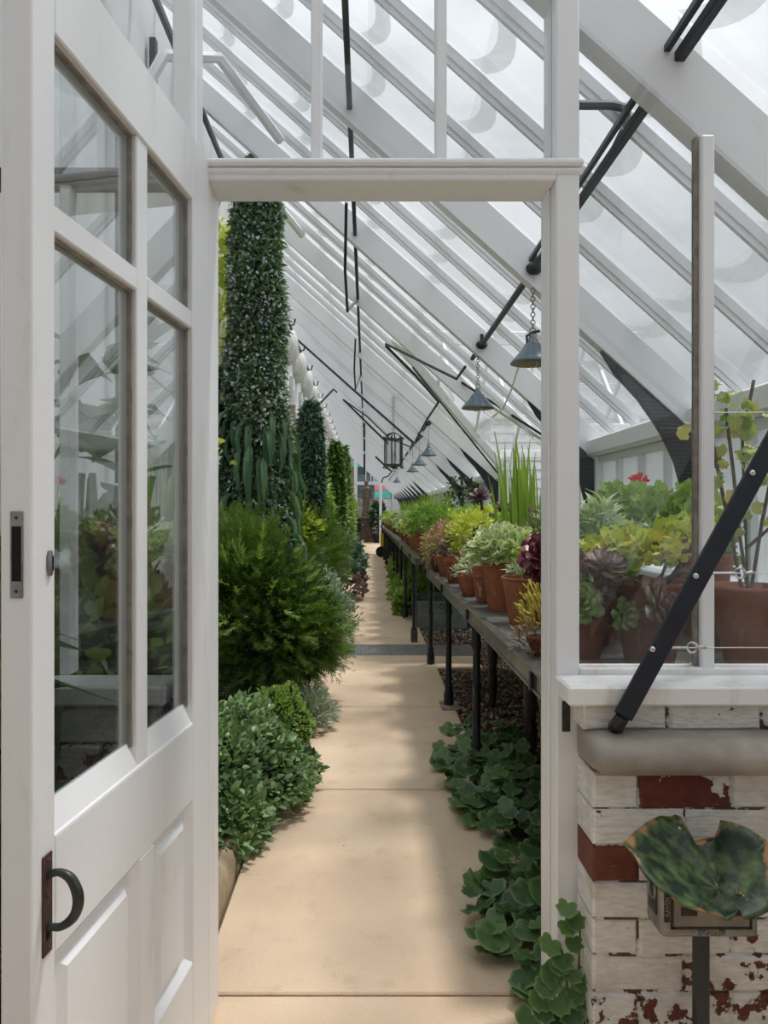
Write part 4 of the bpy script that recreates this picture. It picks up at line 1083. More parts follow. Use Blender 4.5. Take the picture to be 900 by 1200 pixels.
# feathery lime behind the variegated pot
p = plant('potted_asparagus', 1.02, 3.95, 'soft yellow-green feathery plant at the foot of the iris', group=G1)
pot(p, 'plain', M['terra_dark'], .10, .15); bush(p, 'spray', L['lime'], 420, (0, 0, .21), (.19, .17, .15), .10, .3)
# dark rosettes
p = plant('potted_tree_houseleek', 1.02, 6.1, 'dark purple tree houseleek with stacked rosettes left of the iris', group=G1)
pot(p, 'plain', M['terra_dark'], .12, .2)
for k, (dx, dz, rr) in enumerate(((-.10, .66, .13), (.08, .56, .11), (-.03, .46, .12), (.14, .42, .11), (-.13, .40, .10), (.05, .32, .10))):
    stems(p, [[(0,0,.15),(dx*.6,0,dz*.6),(dx,-.02,dz-.02)]], .012, M['stem']); rosette(p, (dx, -.04*k*.3, dz), (dx, -.6, .8), rr * .72, 22, 'spoon_w', L['purple'])
# middle of near bench
mids = [(1.0, 5.25, 'bright', 'leaf', (.20,.20,.17), .33, .045, 1000, 'rounded bright green shrub behind the lime shrub'),
        (.93, 6.7, 'lime', 'leaf', (.26,.24,.18), .33, .042, 1200, 'broad lime-yellow bush near the far end of the near bench'),
        (1.35, 5.2, 'mid', 'leaf', (.25,.25,.17), .28, .05, 900, 'mid green bush at the back of the near bench'),
        (1.38, 6.55, 'lime', 'lobed', (.26,.25,.20), .33, .055, 800, 'yellow-green lobed-leaf plant against the front wall'),
        (.90, 4.85, 'silver', 'narrow', (.13,.13,.10), .24, .045, 500, 'small silver-leaved bush in front of the bright green shrub')]
for x, y, mt, tm, r, zc, sz, n, lab in mids:
    p = plant('potted_bush', x, y, lab, group=G1); pot(p, 'plain', M['terra'], .12, .2); bush(p, tm, L[mt], n, (0, 0, zc), r, sz, .5, -.6); stems(p, [[(0,0,.15),(0.01,0,zc)]], .01, M['stem'])

# plants behind the right-hand panes
G2 = 'pots behind the right-hand panes'
p = plant('potted_aeonium', .74, 2.62, 'sprawling aeonium with purple-edged rosettes behind the lower right pane', group=G2)
pot(p, 'plain', M['terra_dark'], .105, .17)
specs = [((-.03, -.10, .29), (-.1, -.9, .5), .105, 'aeonium', 30), ((.075, -.06, .415), (.1, -.45, .9), .10, 'aeonium_p', 30), ((.12, -.10, .255), (.3, -.9, .15), .075, 'aeonium', 22), ((.24, -.10, .285), (.55, -.75, .35), .125, 'aeonium_p', 28), ((-.06, .04, .36), (-.4, -.3, .8), .08, 'purple', 20), ((.09, .0, .33), (0, -.8, .3), .08, 'purple', 22)]
for c, ax, rr, mt, nl in specs:
    c = (c[0], c[1], c[2] - .065); rr *= .84
    stems(p, [[(0, 0, .15), (c[0]*.6, c[1]*.3, c[2]*.75), (c[0]-ax[0]*.02, c[1]-ax[1]*.03, c[2]-ax[2]*.02)]], .011, M['stem'])
    rosette(p, c, ax, rr, nl, 'spoon_w', L[mt], .85)
bush(p, 'leaf', L['purple'], 90, (.06, .0, .27), (.13, .09, .12), .05, .2, -.9)
p = plant('potted_pelargonium', 1.0, 2.66, 'large terracotta pot of yellow-green pelargonium with woody stems behind the pane', group=G2)
pot(p, 'flared', M['terra_dark'], .145, .29)
stems(p, [[(.02,0,.26),(.06,-.02,.36),(.0,-.02,.44)], [(0,0,.26),(-.1,-.03,.33),(-.14,0,.44)], [(.0,0,.26),(.10,-.05,.33),(.16,-.08,.32)], [(.05,0,.26),(.12,0,.36),(.14,.02,.47)]], .010, M['stem'])
bush(p, 'lobed', L['lime'], 170, (-.07, 0, .395), (.15, .12, .075), .040, .3, -.5); bush(p, 'lobed', L['yellow'], 80, (-.03, -.03, .385), (.16, .12, .075), .038, .3, -.5); bush(p, 'lobed', L['lime'], 80, (.10, .05, .43), (.11, .10, .07), .040, .3, -.5)
bush(p, 'lobed', L['bright'], 22, (-.13, -.10, .31), (.05, .04, .04), .05, .2)
p = plant('potted_lavender', .92, 3.05, 'grey-green narrow-leaved bush beside the door post behind the pane', group=G2)
pot(p, 'plain', M['terra_dark'], .115, .2)
bush(p, 'lance', L['grey'], 720, (.0, -.04, .36), (.12, .13, .19), .08, .3, -.8, .6, .7, name='foliage')
p = plant('potted_geranium', 1.16, 3.45, 'big bright green scented geranium left of the tall window mullion', group=G2)
pot(p, 'plain', M['terra'], .14, .24); bush(p, 'lobed', L['bright'], 620, (.07, 0, .44), (.27, .22, .19), .058, .4, -.6); stems(p, [[(0,0,.2),(.02,0,.5)], [(0,0,.2),(.1,0,.45)]], .012, M['stem'])
p = plant('potted_geranium', 1.50, 3.40, 'bright green geranium partly hidden by the black diagonal bar', group=G2)
pot(p, 'plain', M['terra_dark'], .13, .24); bush(p, 'lobed', L['bright'], 420, (-.03, 0, .42), (.17, .2, .20), .058, .4, -.6)
p = plant('potted_oregano', 1.16, 4.25, 'low olive and bronze leafy plant beyond the grey bush, carrying a dark red flower', group=G2)
pot(p, 'plain', M['terra_dark'], .14, .22); bush(p, 'leaf', L['mid'], 520, (-.03, 0, .38), (.30, .22, .15), .042, .4, -.6); bush(p, 'leaf', L['purple'], 180, (-.03, 0, .39), (.30, .22, .17), .045, .5, -.4)
stems(p, [[(.34, -.1, .4), (.35, -.1, .60), (.345, -.1, .70)]], .005, M['stem_green'])
bush(p, 'leaf', L['flower_red'], 40, (.345, -.1, .70), (.035, .035, .028), .035, .3, -.2, name='flower')
for c in ((-.02, -.2, .45), (.02, -.22, .42)): bush(p, 'leaf', L['flower_pink'], 14, c, (.03, .03, .03), .03, .3, name='flower')
p = plant('potted_cutting', 1.06, 3.22, 'wide brown pot rim with bare twigs behind the pelargonium', group=G2)
pot(p, 'plain', M['terra_dark'], .15, .26); stems(p, [[(0,0,.24),(-.03,0,.33),(-.06,-.02,.40)], [(.02,0,.24),(.04,0,.36)]], .007, M['stem']); bush(p, 'lobed', L['lime'], 60, (-.03, 0, .40), (.12, .1, .08), .05)
p = plant('terracotta_pot', 1.335, 2.95, 'empty-looking narrow terracotta pot beside the window mullion', group=G2)
pot(p, 'plain', M['terra_dark'], .085, .21)
p = plant('potted_succulent', 1.44, 3.20, 'rimmed terracotta pot with a small yellow-green plant behind the narrow pot', group=G2)
pot(p, 'flared', M['terra'], .115, .36); bush(p, 'lobed', L['lime'], 60, (-.05, 0, .43), (.11, .1, .09), .06); bush(p, 'lobed', L['bright'], 40, (-.02, 0, .46), (.10, .1, .08), .06)
p = plant('potted_rose', 1.35, 2.66, 'large terracotta pot with a tall thin yellowing shrub at the right', group=G2)
pot(p, 'flared', M['terra'], .135, .275)
br = [[(0,0,.25),(-.03,0,.45),(-.06,-.02,.66),(-.08,0,.90)], [(0,0,.25),(.0,.02,.5),(-.02,0,.8),(.02,0,1.0)], [(.01,0,.25),(.06,.02,.5),(.10,0,.75),(.16,0,.92)], [(-.02,0,.25),(-.08,0,.55),(-.13,0,.8),(-.145,0,1.0)], [(0,.02,.4),(.08,0,.48),(.14,0,.58)]]
stems(p, br, .0065, M['stem'])
P = []
for b_ in br[:4]:
    for k in range(20):
        i = random.choice((1, 1, 2, 2)); t = random.random(); a, c = np.array(b_[i]), np.array(b_[min(i+1, 3)]); P.append(a*(1-t)+c*t)
P = np.array(P); P[:, 2] = np.clip(P[:, 2], .45, 2); P += .025 * rng.normal(size=P.shape)
d_ = rng.normal(size=P.shape); d_[:, 2] -= .2
foliage('foliage', 'lobed', P, d_, rng.normal(size=P.shape)*.6 + np.array([0, -.6, .6]), .032 + .03*rng.random(len(P)), L['autumn'], p)
foliage('foliage', 'lobed', P[::2] + .02*rng.normal(size=P[::2].shape), d_[::2], rng.normal(size=P[::2].shape)*.6 + np.array([0, -.6, .6]), .03 + .03*rng.random(len(P[::2])), L['bright'], p)
dl = []
for k in range(8):
    o = leaf_obj(None, 'round', L['autumn'], (random.uniform(1.06, 1.24), random.uniform(2.40, 2.62), ZB + .006), (random.uniform(-1,1), random.uniform(-1,1), .1), (0, 0, 1), random.uniform(.025, .05), .3, name='fallen_leaf')
    tag(o, 'small dry fallen leaf on the slate behind the lower wire', 'leaf', 'fallen leaves on the slate')

# ------------------------------------------------------------------ far bench: rows of pots
ZF = .96 - .018
G3 = 'terracotta pots on the far bench'
front = ['bright', 'mid', 'bright', 'lime', 'pinkish', 'mid', 'vari', 'bright', 'lime', 'grey', 'mid', 'lime', 'pinkish', 'mid', 'bright', 'vari', 'mid', 'lime', 'grey', 'mid', 'bright', 'mid', 'lime', 'bright']
word = dict(bright='bright green', mid='mid green', lime='lime-green', pinkish='pinkish', vari='cream-variegated', grey='grey-green', purple='dark purple', dark='dark green', yellow='yellow-green')
yy = 7.55
for i, mt in enumerate(front):
    r = (.135 if i == 0 else random.uniform(.095, .125)); hh = r * random.uniform(1.5, 1.9)
    x = .62 + random.uniform(-.01, .04)
    nm = ORD[i] if i < 20 else ORD[i - 20] + ' last group'
    p = plant('potted_plant', x, yy, '%s potted plant, %s pot along the path edge of the far bench' % (word[mt], ORD2[i]), z=ZF, group=G3)
    pot(p, random.choice(('plain', 'tall', 'plain', 'collar')), random.choice((M['terra'], M['terra'], M['terra_dark'])), r, hh)
    tm = random.choice(('leaf', 'leaf', 'oval', 'lobed')); nn = 560 if yy < 11 else 300
    bush(p, tm, L[mt], nn, (0, 0, hh + r * .8), (r * 1.65, r * 1.65, r * 1.25), .045 if yy < 11 else .06, .45, -.5)
    if i == 0: MB().box(-.008, .008, -.15, -.147, .16, .33).build('plant_label', M['white'], p)
    yy += r * 2.1 + .25 + (0 if i < 10 else .35)
yy = 7.6; j = 0
mid = ['bright', 'lime', 'lime', 'mid', 'iris', 'yellow', 'mid', 'vari', 'iris', 'lime', 'bright', 'grey', 'iris', 'mid', 'lime', 'bright', 'mid']
for i, mt in enumerate(mid):
    x = 1.02 + random.uniform(-.06, .06)
    if mt == 'iris':
        p = plant('potted_grass', x, yy, 'fine upright grass clump on the far bench, %s grass from its near end' % ORD[j], z=ZF, group=G3); j += 1
        pot(p, 'plain', M['terra'], .12, .2); n = 220
        a = rng.random(n) * 6.28; r = .11 * rng.random(n) ** .5
        foliage('foliage', 'blade', np.stack([np.cos(a)*r, np.sin(a)*r, np.full(n, .18)], 1), np.stack([np.cos(a)*.22, np.sin(a)*.22, np.ones(n)], 1), np.stack([rng.normal(size=n), -np.ones(n), np.zeros(n)], 1), .3 + .3*rng.random(n), L['iris'], p, .55)
    else:
        p = plant('potted_plant', x, yy, '%s bush, %s along the middle row of the far bench' % (word[mt], ORD[i]), z=ZF, group=G3)
        pot(p, 'plain', M['terra_dark'], .12, .2); bush(p, random.choice(('leaf', 'lobed', 'oval')), L[mt], 520 if yy < 12 else 300, (0, 0, .29), (.26, .27, .17), .055, .45, -.6)
        if i == 1: bush(p, 'leaf', L['orange'], 60, (-.1, -.15, .28), (.12, .1, .08), .05, name='flower')
    yy += .75 + (0 if i < 8 else .4)
yy = 7.9
back = ['lime', 'mid', 'bright', 'dark', 'mid', 'lime', 'bright', 'mid', 'dark', 'lime']
for i, mt in enumerate(back):
    p = plant('potted_plant', 1.40, yy, '%s shrub, %s along the back row of the far bench' % (word[mt], ORD[i]), z=ZF, group=G3)
    hgt = .55 if i == 3 else .32
    pot(p, 'plain', M['terra_dark'], .14, .24); bush(p, 'leaf', L[mt], 520, (0, 0, hgt), (.3, .32, .19 + (.22 if i == 3 else 0)), .065, .4, -.7); stems(p, [[(0,0,.2),(0,0,hgt)]], .014, M['stem'])
    yy += 1.05 if i < 6 else 1.9

# ------------------------------------------------------------------ under and by the bench: leafy plants and ivy
for x, y, r, mt, lab in ((.62, 11.9, (.25, .55, .24), 'bright', 'pale green leafy plant spilling onto the path under the far bench'), (.72, 10.5, (.2, .45, .40), 'mid', 'dark leafy clump behind it under the far bench near the trough'),
                        (.50, 10.25, (.10, .14, .20), 'bright', 'small bright plant at the path edge by the zinc trough'), (.7, 14.5, (.3, 1.0, .4), 'mid', 'green foliage further along under the far bench')):
    p = plant('leafy_plant', x, y, lab, 'plant', z=-.02); bush(p, 'leaf', L[mt], 700, (0, 0, r[2] * .7), r, .09, .4, -.8); stems(p, [[(0,0,-.03),(0,0,r[2]*.8)]], .01, M['stem_green'])

ivy = plant('ivy_patch', .66, 3.2, 'round-leaved dark green ground ivy creeping over the path edge by the doorway', 'ground ivy', z=0)
poly = [(.47, 4.42), (.60, 4.6), (.95, 4.62), (1.0, 2.3), (.60, 2.0), (.52, 1.93), (.43, 2.13), (.35, 2.47), (.40, 2.70), (.555, 2.86), (.515, 3.10), (.44, 3.32), (.40, 3.75), (.41, 4.1)]
def inside(x, y):
    c = False; n = len(poly)
    for i in range(n):
        (x1, y1), (x2, y2) = poly[i], poly[(i + 1) % n]
        if (y1 > y) != (y2 > y) and x < (x2 - x1) * (y - y1) / (y2 - y1) + x1: c = not c
    return c
pts_ = []
while len(pts_) < 285:
    x, y = random.uniform(.33, .95), 1.95 + 2.6 * random.random() ** 1.1
    if inside(x, y) and (x < .48 + .09 * y or random.random() < .12): pts_.append((x, y))
mb = MB(); mb_l = []
for i, (x, y) in enumerate(pts_):
    d = min(abs(x - .42), .3); z = random.uniform(.03, .06 + .55 * max(0, min(d, .26)) * random.random() + .04)
    if .49 < x < .58 and 1.98 < y < 2.17: y = random.choice((1.94, 2.22)); 
    a = random.uniform(0, 6.28); s = random.uniform(.065, .13)
    vv = random.choice((.0, .1, .3, .5, .7))
    leaf_obj(ivy, random.choice(('round', 'lobed', 'round')), L['ivy'] if i != 7 and i != 30 else L['mid'], (x - .66, y - 3.2, z), (math.cos(a), math.sin(a) - .5, random.uniform(-.35, .15)), (random.uniform(-.5, .3), random.uniform(-.8, 0), 1), s, vv)
    if i % 3 == 0: mb.tube([(x - .66, y - 3.2, z), (x - .64, y - 3.17, z * .5), (x - .62 + .02, y - 3.14, -.01)], .0025, 4)
for i, (px, py, s) in enumerate(((658, 1082, .055), (667, 1062, .05), (650, 1105, .055), (664, 1120, .06), (672, 1102, .05), (655, 1140, .065), (640, 1150, .06), (665, 1160, .06), (676, 1140, .05), (650, 1170, .06), (668, 1185, .06), (640, 1182, .055), (668, 1078, .05), (630, 1165, .06), (660, 1130, .05), (672, 1172, .05), (675, 1150, .045))):
    X, Y, Z = at(px, py, 1.93 - .015 * random.random())
    if X > .545: Y = min(Y, 1.83 if py > 906 else Y)
    leaf_obj(ivy, 'lobed', L['ivy'], (X - .66, Y - 3.2, max(Z, .02) + .02), (random.uniform(-.7, .7), -.45, -.6), (random.uniform(-.4, .4), -.85, .7), s * 1.1, random.choice((.2, .5, .7)))
mb.tube([(.545 - .66, 1.95 - 3.2, -.0), (.545 - .66, 1.94 - 3.2, .15), (.55 - .66, 1.935 - 3.2, .35)], .003, 5); mb.tube([(.53 - .66, 1.96 - 3.2, 0), (.515 - .66, 1.95 - 3.2, .25)], .003, 5)
mb.build('stem', M['stem_green'], ivy)['kind'] = 'stuff'

# ------------------------------------------------------------------ left bed planting
p = plant('ground_cover', -.80, 3.75, 'low mound of small glossy leaves spilling over the kerb by the door', 'ground cover plant', z=.05)
bush(p, 'leaf', L['cover'], 7000, (.02, -.08, .02), (.50, .70, .34), .040, .72, -.05, .25, jit=.9)
bush(p, 'leaf', L['cover'], 1900, (.28, .10, -.02), (.25, .42, .20), .040, .6, -.2, .2, jit=.9)
bush(p, 'leaf', L['cover'], 1000, (.22, -.55, .0), (.17, .3, .20), .040, .6, -.2, .2, jit=.9)
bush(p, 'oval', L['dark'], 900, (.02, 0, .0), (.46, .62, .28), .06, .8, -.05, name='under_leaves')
p = plant('box_shrub', -.53, 4.58, 'clipped bright green cushion of tiny leaves behind the low mound', 'shrub', z=.05)
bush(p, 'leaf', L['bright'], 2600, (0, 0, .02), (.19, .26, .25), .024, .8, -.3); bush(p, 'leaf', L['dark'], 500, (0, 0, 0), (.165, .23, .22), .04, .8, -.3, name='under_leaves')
p = plant('lavender_plant', -.37, 4.85, 'small grey-edged lavender-like tuft at the kerb in front of the feathery shrub', 'shrub', z=.02)
bush(p, 'narrow', L['silver'], 620, (0, 0, .06), (.15, .2, .17), .06, .5, -.3)
p = plant('feathery_shrub', -.72, 5.25, 'large feathery dark green shrub filling the bed beside the path', 'shrub', z=.05)
bush(p, 'spray', L['feather'], 2600, (.04, 0, .53), (.46, .50, .40), .15, .45, -.75, .15, .9)
bush(p, 'spray', L['feather'], 1500, (-.14, .1, .86), (.30, .50, .40), .15, .4, -.6, .35, .9)
bush(p, 'spray', L['feather'], 700, (.28, .25, .42), (.28, .40, .22), .14, .3, -.6, .2, .9)
bush(p, 'spray', L['bright'], 160, (-.05, -.1, .75), (.42, .5, .42), .13, .7, -.6, .3, .7, name='young_fronds')
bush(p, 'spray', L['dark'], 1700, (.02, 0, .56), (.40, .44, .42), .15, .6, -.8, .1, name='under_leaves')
stems(p, [[(random.uniform(-.2,.2), random.uniform(-.3,.3), -.02), (random.uniform(-.3,.3), random.uniform(-.4,.4), .8)] for k in range(12)], .012, M['stem'])
for q, (px, py) in enumerate(((344, 667), (320, 650))):
    X, Y, Z = at(px, py, 5.6)
    o = MB().torus((0, 0, 0), .032, .008, 'z', 14, 6).build('plant_tie', M['dry'], None, smooth=True, loc=(X, Y - .12, Z))
    tag(o, ('pale ring-shaped dried seed head on the feathery shrub, lower of two' if q == 0 else 'flat tan bracket-like dried head on the feathery shrub, upper of two'), 'seed head')
p = plant('curry_plant', -.53, 8.1, 'silver-grey bush leaning over the kerb beyond the feathery shrub', 'shrub', z=.03)
bush(p, 'narrow', L['silver'], 2200, (0, 0, .28), (.34, .55, .44), .07, .55, -.5)
bush(p, 'narrow', L['blue'], 900, (.06, 0, .20), (.36, .5, .36), .07, .55, -.6)
stems(p, [[(0,0,-.02),(.1,0,.3)],[(0,.1,-.02),(-.1,.2,.4)]], .012, M['stem'])
p = plant('dark_leaved_shrub', -.42, 12.4, 'dark purple-green broad-leaved shrub at the bend of the kerb', 'shrub', z=.03)
bush(p, 'oval', L['blue'], 1100, (0, 0, .42), (.40, .95, .52), .11, .55, -.6); bush(p, 'oval', L['purple'], 300, (.05, -.3, .25), (.36, .7, .30), .10, .6, -.6); bush(p, 'oval', L['silver'], 300, (0, 0, .5), (.40, .95, .50), .09, .8, 0)
stems(p, [[(0,0,-.02),(.05,0,.5)]], .015, M['stem'])
p = plant('spirea_shrub', -.80, 9.6, 'light green feathery foliage rising between the two tall spires', 'shrub', z=.03)
bush(p, 'spray', L['feather'], 1500, (.05, 0, .85), (.45, .8, .55), .17, .5, -.7); bush(p, 'leaf', L['lime'], 420, (-.1, -.2, 1.1), (.4, .7, .4), .08, .5)
stems(p, [[(0,0,-.02),(.05,0,.9)]], .015, M['stem'])
p = plant('climbing_plant', -1.14, 7.6, 'yellow-green climber on the white wall behind the tall spire', 'climber', z=.03)
P = np.stack([rng.normal(size=1400)*.10, rng.normal(size=1400)*.9, .5 + 1.5*rng.random(1400)], 1)
foliage('foliage', 'leaf', P, rng.normal(size=P.shape) + np.array([.3, -.4, 0]), rng.normal(size=P.shape)*.5 + np.array([.6, -.6, .6]), .05 + .05*rng.random(1400), L['lime'], p); stems(p, [[(0, k*.4-.6, -.02), (0.02, k*.4-.5, 1.0), (0, k*.4-.6, 2.0)] for k in range(4)], .01, M['stem'])
p = plant('climbing_plant', -1.22, 6.9, 'bright leafy climber high on the white wall left of the tall spire', 'climber', z=.03)
P = np.stack([rng.normal(size=800)*.06, rng.normal(size=800)*.20, 2.2 + 1.75*rng.random(800)], 1); P[:, 1] += .25*np.sin(P[:, 2]*3)
foliage('foliage', 'leaf', P, rng.normal(size=P.shape) + np.array([.3, -.3, -.5]), rng.normal(size=P.shape)*.5 + np.array([.6, -.6, .6]), .07 + .05*rng.random(800), L['lime'], p); stems(p, [[(-.03, 0, -.02), (-.02, .05, 1.5), (0, .1, 2.5), (0, 0, 4.0)]], .014, M['stem'])

def spire(x, y, h, r0, r1, lab, nl, nf, mat='echium', flower='flower_blue', leaf=.07, z0=.5):
    p = plant('echium', x, y, lab, 'tall plant', z=.04)
    MB().tube([(0, 0, -.02), (0, 0, z0), (0, 0, h * .97)], [.05, .05, .015], 8).build('stem', M['stem_green'], p, smooth=True)
    def shell(n, k0, k1):
        t = rng.random(n); z = z0 + (h - z0) * t; a = rng.random(n) * 6.283
        rad = (r0 * (1 - t) + r1 * t) * np.minimum(1, ((1 - t) * 9) ** .6) * (1 + .10 * np.sin(z * 7 + a)); k = k0 + (k1 - k0) * rng.random(n) ** .5
        return np.stack([np.cos(a)*rad*k, np.sin(a)*rad*k, z], 1), np.stack([np.cos(a), np.sin(a), np.zeros(n)], 1)
    P, o_ = shell(nl, .55, 1.0)
    foliage('foliage', 'narrow', P, o_ + np.array([0, 0, .1]) + .75*rng.normal(size=P.shape), np.array([0, 0, 1.]) + .4*rng.normal(size=P.shape), leaf*(.7 + .7*rng.random(nl)), L[mat], p, 1.5)
    if nf:
        P, o_ = shell(nf, .85, 1.12)
        foliage('flowers', 'leaf', P, o_ + .5*rng.normal(size=P.shape), o_ + .6*rng.normal(size=P.shape), .022 + .014*rng.random(nf), L[flower], p, 1.3)
    return p
e1 = spire(-.87, 5.9, 4.14, .28, .155, 'giant leafy echium spire dotted with pale blue flowers, tallest plant by the doorway', 15000, 5200)
for k in range(170):
    a = random.uniform(0, 6.28); z = random.uniform(1.05, 2.15); l = random.uniform(.24, .42); rr = random.uniform(.16, .30)
    leaf_obj(e1, 'lance', L['echium_long'], (math.cos(a)*rr, math.sin(a)*rr, z), (math.cos(a)*.55, math.sin(a)*.55, random.uniform(-1.3, -.35)), (math.cos(a), math.sin(a), .6), l, random.choice((.1, .4, .7)), .55)
spire(-.72, 9.6, 2.75, .19, .09, 'second slimmer dark grey-green spire leaning beside the stone corbel', 4200, 600, 'blue', 'flower_blue', .10, 1.0)
spire(-.62, 15.0, 2.75, .24, .10, 'narrow light green spire beyond the second spire', 2600, 0, 'feather', leaf=.12, z0=.3)
spire(-.60, 19.0, 3.0, .24, .09, 'furthest narrow green spire near the far end of the bed', 2200, 0, 'feather', leaf=.13, z0=.3)
for x, y, r, zc, mt, lab in ((-.95, 13.5, (.35, .9, .9), 1.3, 'bright', 'light green climber on the back wall beyond the stone corbel'), (-.85, 17.2, (.42, 1.2, .95), 1.3, 'mid', 'mid green wall shrub between the two far spires'),
                            (-.75, 22, (.45, 1.8, 1.1), 1.3, 'mid', 'green wall shrub past the furthest spire'), (-.85, 28, (.45, 3.0, 1.0), 1.2, 'dark', 'dark green growth at the far end of the bed'),
                            (-.70, 15.8, (.36, 1.3, .5), .45, 'blue', 'low blue-green planting at the kerb below the far spires'), (-.72, 20.5, (.36, 2.3, .45), .4, 'mid', 'low green planting at the kerb further down the path'), (-.7, 27, (.36, 4, .4), .4, 'dark', 'low dark planting along the farthest kerb')):
    p = plant('bed_shrub', x, y, lab, 'shrub', z=.03); bush(p, 'leaf', L[mt], 1300, (0, 0, zc), r, .12, .5, -.9); stems(p, [[(0,0,-.02),(0,0,zc)]], .02, M['stem'])
# red tag on the wall side
X, Y, Z = at(339, 611, 7.9)
o = MB().box(-.05, .05, -.02, .02, -.06, .06).box(-.012, .012, -.01, .01, -.45, -.06).build('red_tag', M['red'], None, loc=(X, Y, Z), bevel=.01); tag(o, 'small bright red tag on a stake among the bed foliage', 'tag')
# stone corbel pilaster on the wall
c0 = at(345, 560, 11.5)
cb = empty('stone_corbel', (-1.13, 11.6, 0), 'cream stone corbel and shaft standing against the back wall between the spires', 'corbel')
MB().lathe([(.09, 0.05), (.09, 1.55), (.10, 1.6)], 14).build('pedestal', M['cream'], cb, smooth=True)
MB().lathe([(.08, 1.55), (.11, 1.65), (.15, 1.80), (.17, 1.86), (.20, 1.9), (.20, 1.96)], 16).build('capital', M['stone'], cb, smooth=40)
MB().tube([(0,0,1.95), (.01,0,2.3), (-.02,.02,2.75), (-.03,0,3.05)], [.10, .085, .075, .06], 10).build('shaft', M['stone'], cb, smooth=True)
# dark bust
bs = empty('bust', (-1.20, 5.95, 1.98), 'black bust on a wall ledge, half hidden behind the tall spire', 'bust')
box('ledge', -.15, .10, -.14, .14, -.06, 0, M['stone'], bs)
mb = MB(); mb.lathe([(.07, 0), (.075, .03), (.05, .05), (.045, .09), (.11, .13), (.155, .19), (.15, .25), (.08, .29), (.05, .32), (.05, .36)], 18, sx=.75)
mb.ball((.01, 0, .47), .088, .072, .115, 16, 10); mb.ball((.095, 0, .45), .022, .012, .022, 8, 6); mb.ball((.08, 0, .40), .02, .022, .012, 8, 6); mb.ball((.07, 0, .375), .03, .03, .022, 8, 6)
mb.ball((-.01, .07, .465), .02, .01, .03, 8, 6); mb.ball((-.01, -.07, .465), .02, .01, .03, 8, 6); mb.ball((-.03, 0, .53), .085, .082, .075, 12, 8)
o = mb.build('figure', M['bust'], bs, smooth=True); o.rotation_euler = (0, 0, -.3)

# ------------------------------------------------------------------ statue, barrow at the far end
st = empty('statue', (-.03, 35.0, 0), 'brown stone statue of a draped standing figure on a pedestal at the far end', 'statue')
mb = MB(); mb.box(-.38, .38, -.38, .38, 0, .18); mb.box(-.30, .30, -.30, .30, .18, 1.05); mb.box(-.36, .36, -.36, .36, 1.05, 1.17); mb.build('pedestal', M['statue'], st, bevel=.02)
mb = MB(); pr = [(.27,1.17),(.26,1.3),(.22,1.6),(.20,1.85),(.23,2.05),(.19,2.25),(.22,2.4),(.24,2.5),(.12,2.58),(.06,2.62),(.06,2.66)]
n = 24
for r, z in pr:
    for j in range(n):
        t = 2*math.pi*j/n; rr = .78*r*(1 + (.09*math.sin(7*t + z*4) if z < 2.4 else 0)); mb.v.append((rr*math.cos(t), rr*.8*math.sin(t), z))
for i in range(len(pr)-1):
    for j in range(n): mb.f.append([i*n+j, i*n+(j+1)%n, (i+1)*n+(j+1)%n, (i+1)*n+j]); mb.mi.append(0)
mb.ball((0, -.02, 2.77), .095, .11, .135, 14, 9); mb.ball((0, .05, 2.80), .11, .10, .11, 10, 7); mb.ball((0, -.13, 2.76), .018, .03, .03, 6, 5)
mb.tube([(-.21, 0, 2.46), (-.30, -.06, 2.2), (-.22, -.22, 2.05), (-.05, -.24, 2.12)], [.07, .06, .05, .045], 8); mb.tube([(.21, 0, 2.46), (.29, -.04, 2.18), (.27, -.12, 1.9)], [.07, .06, .045], 8)
mb.build('figure', M['statue'], st, smooth=True)
p = plant('leafy_shrub', .52, 34.2, 'dark leafy shrub in a black tub beside the statue', 'shrub', z=0)
MB().lathe([(.22, 0), (.28, .4), (.30, .42), (.26, .42)], 14).build('tub', M['iron'], p, smooth=30); bush(p, 'oval', L['dark'], 420, (0, 0, 1.1), (.34, .34, .75), .18, .4, -.8); bush(p, 'oval', L['flower_white'], 30, (-.05, -.2, .55), (.25, .2, .15), .09, name='flowers')
p = plant('leafy_shrub', -.58, 34.2, 'dark leafy shrub on the other side of the statue by the white post', 'shrub', z=0)
MB().lathe([(.2, 0), (.26, .4), (.24, .42)], 14).build('tub', M['iron'], p, smooth=30); bush(p, 'oval', L['dark'], 300, (0, 0, .75), (.26, .3, .4), .16, .4, -.8)
ca = empty('barrow', (.44, 23.2, 0), 'small cart with two black wheels and a yellow panel beside the far bench', 'cart')
wm_ = MB().torus((0, 0, .17), .12, .05, 'y', 20, 8); wm_ = wm_.mesh('wheel', M['rubber'], True); hb = MB().tube([(0, -.05, .17), (0, .05, .17)], .07, 12).mesh('hub', M['iron'], True)
for dx in (-.0, .3): w_ = inst('wheel', wm_, ca, (dx, 0, 0)); inst('hub', hb, w_)
MB().box(-.02, .3, .05, .09, .25, .75).build('panel', M['yellow'], ca, bevel=.02); MB().tube([(.03, .1, .17), (.03, .12, 1.15), (.03, -.1, 1.25)], .018, 8).build('handle', M['iron'], ca, smooth=True)
pp = MB().tube([(at(446, 630, 33)[0], 33, .0), at(446, 566, 33)], .06, 8).build('standpipe', M['white'], None, smooth=True); tag(pp, 'thin pale upright pipe at the right edge of the far path', 'pipe')

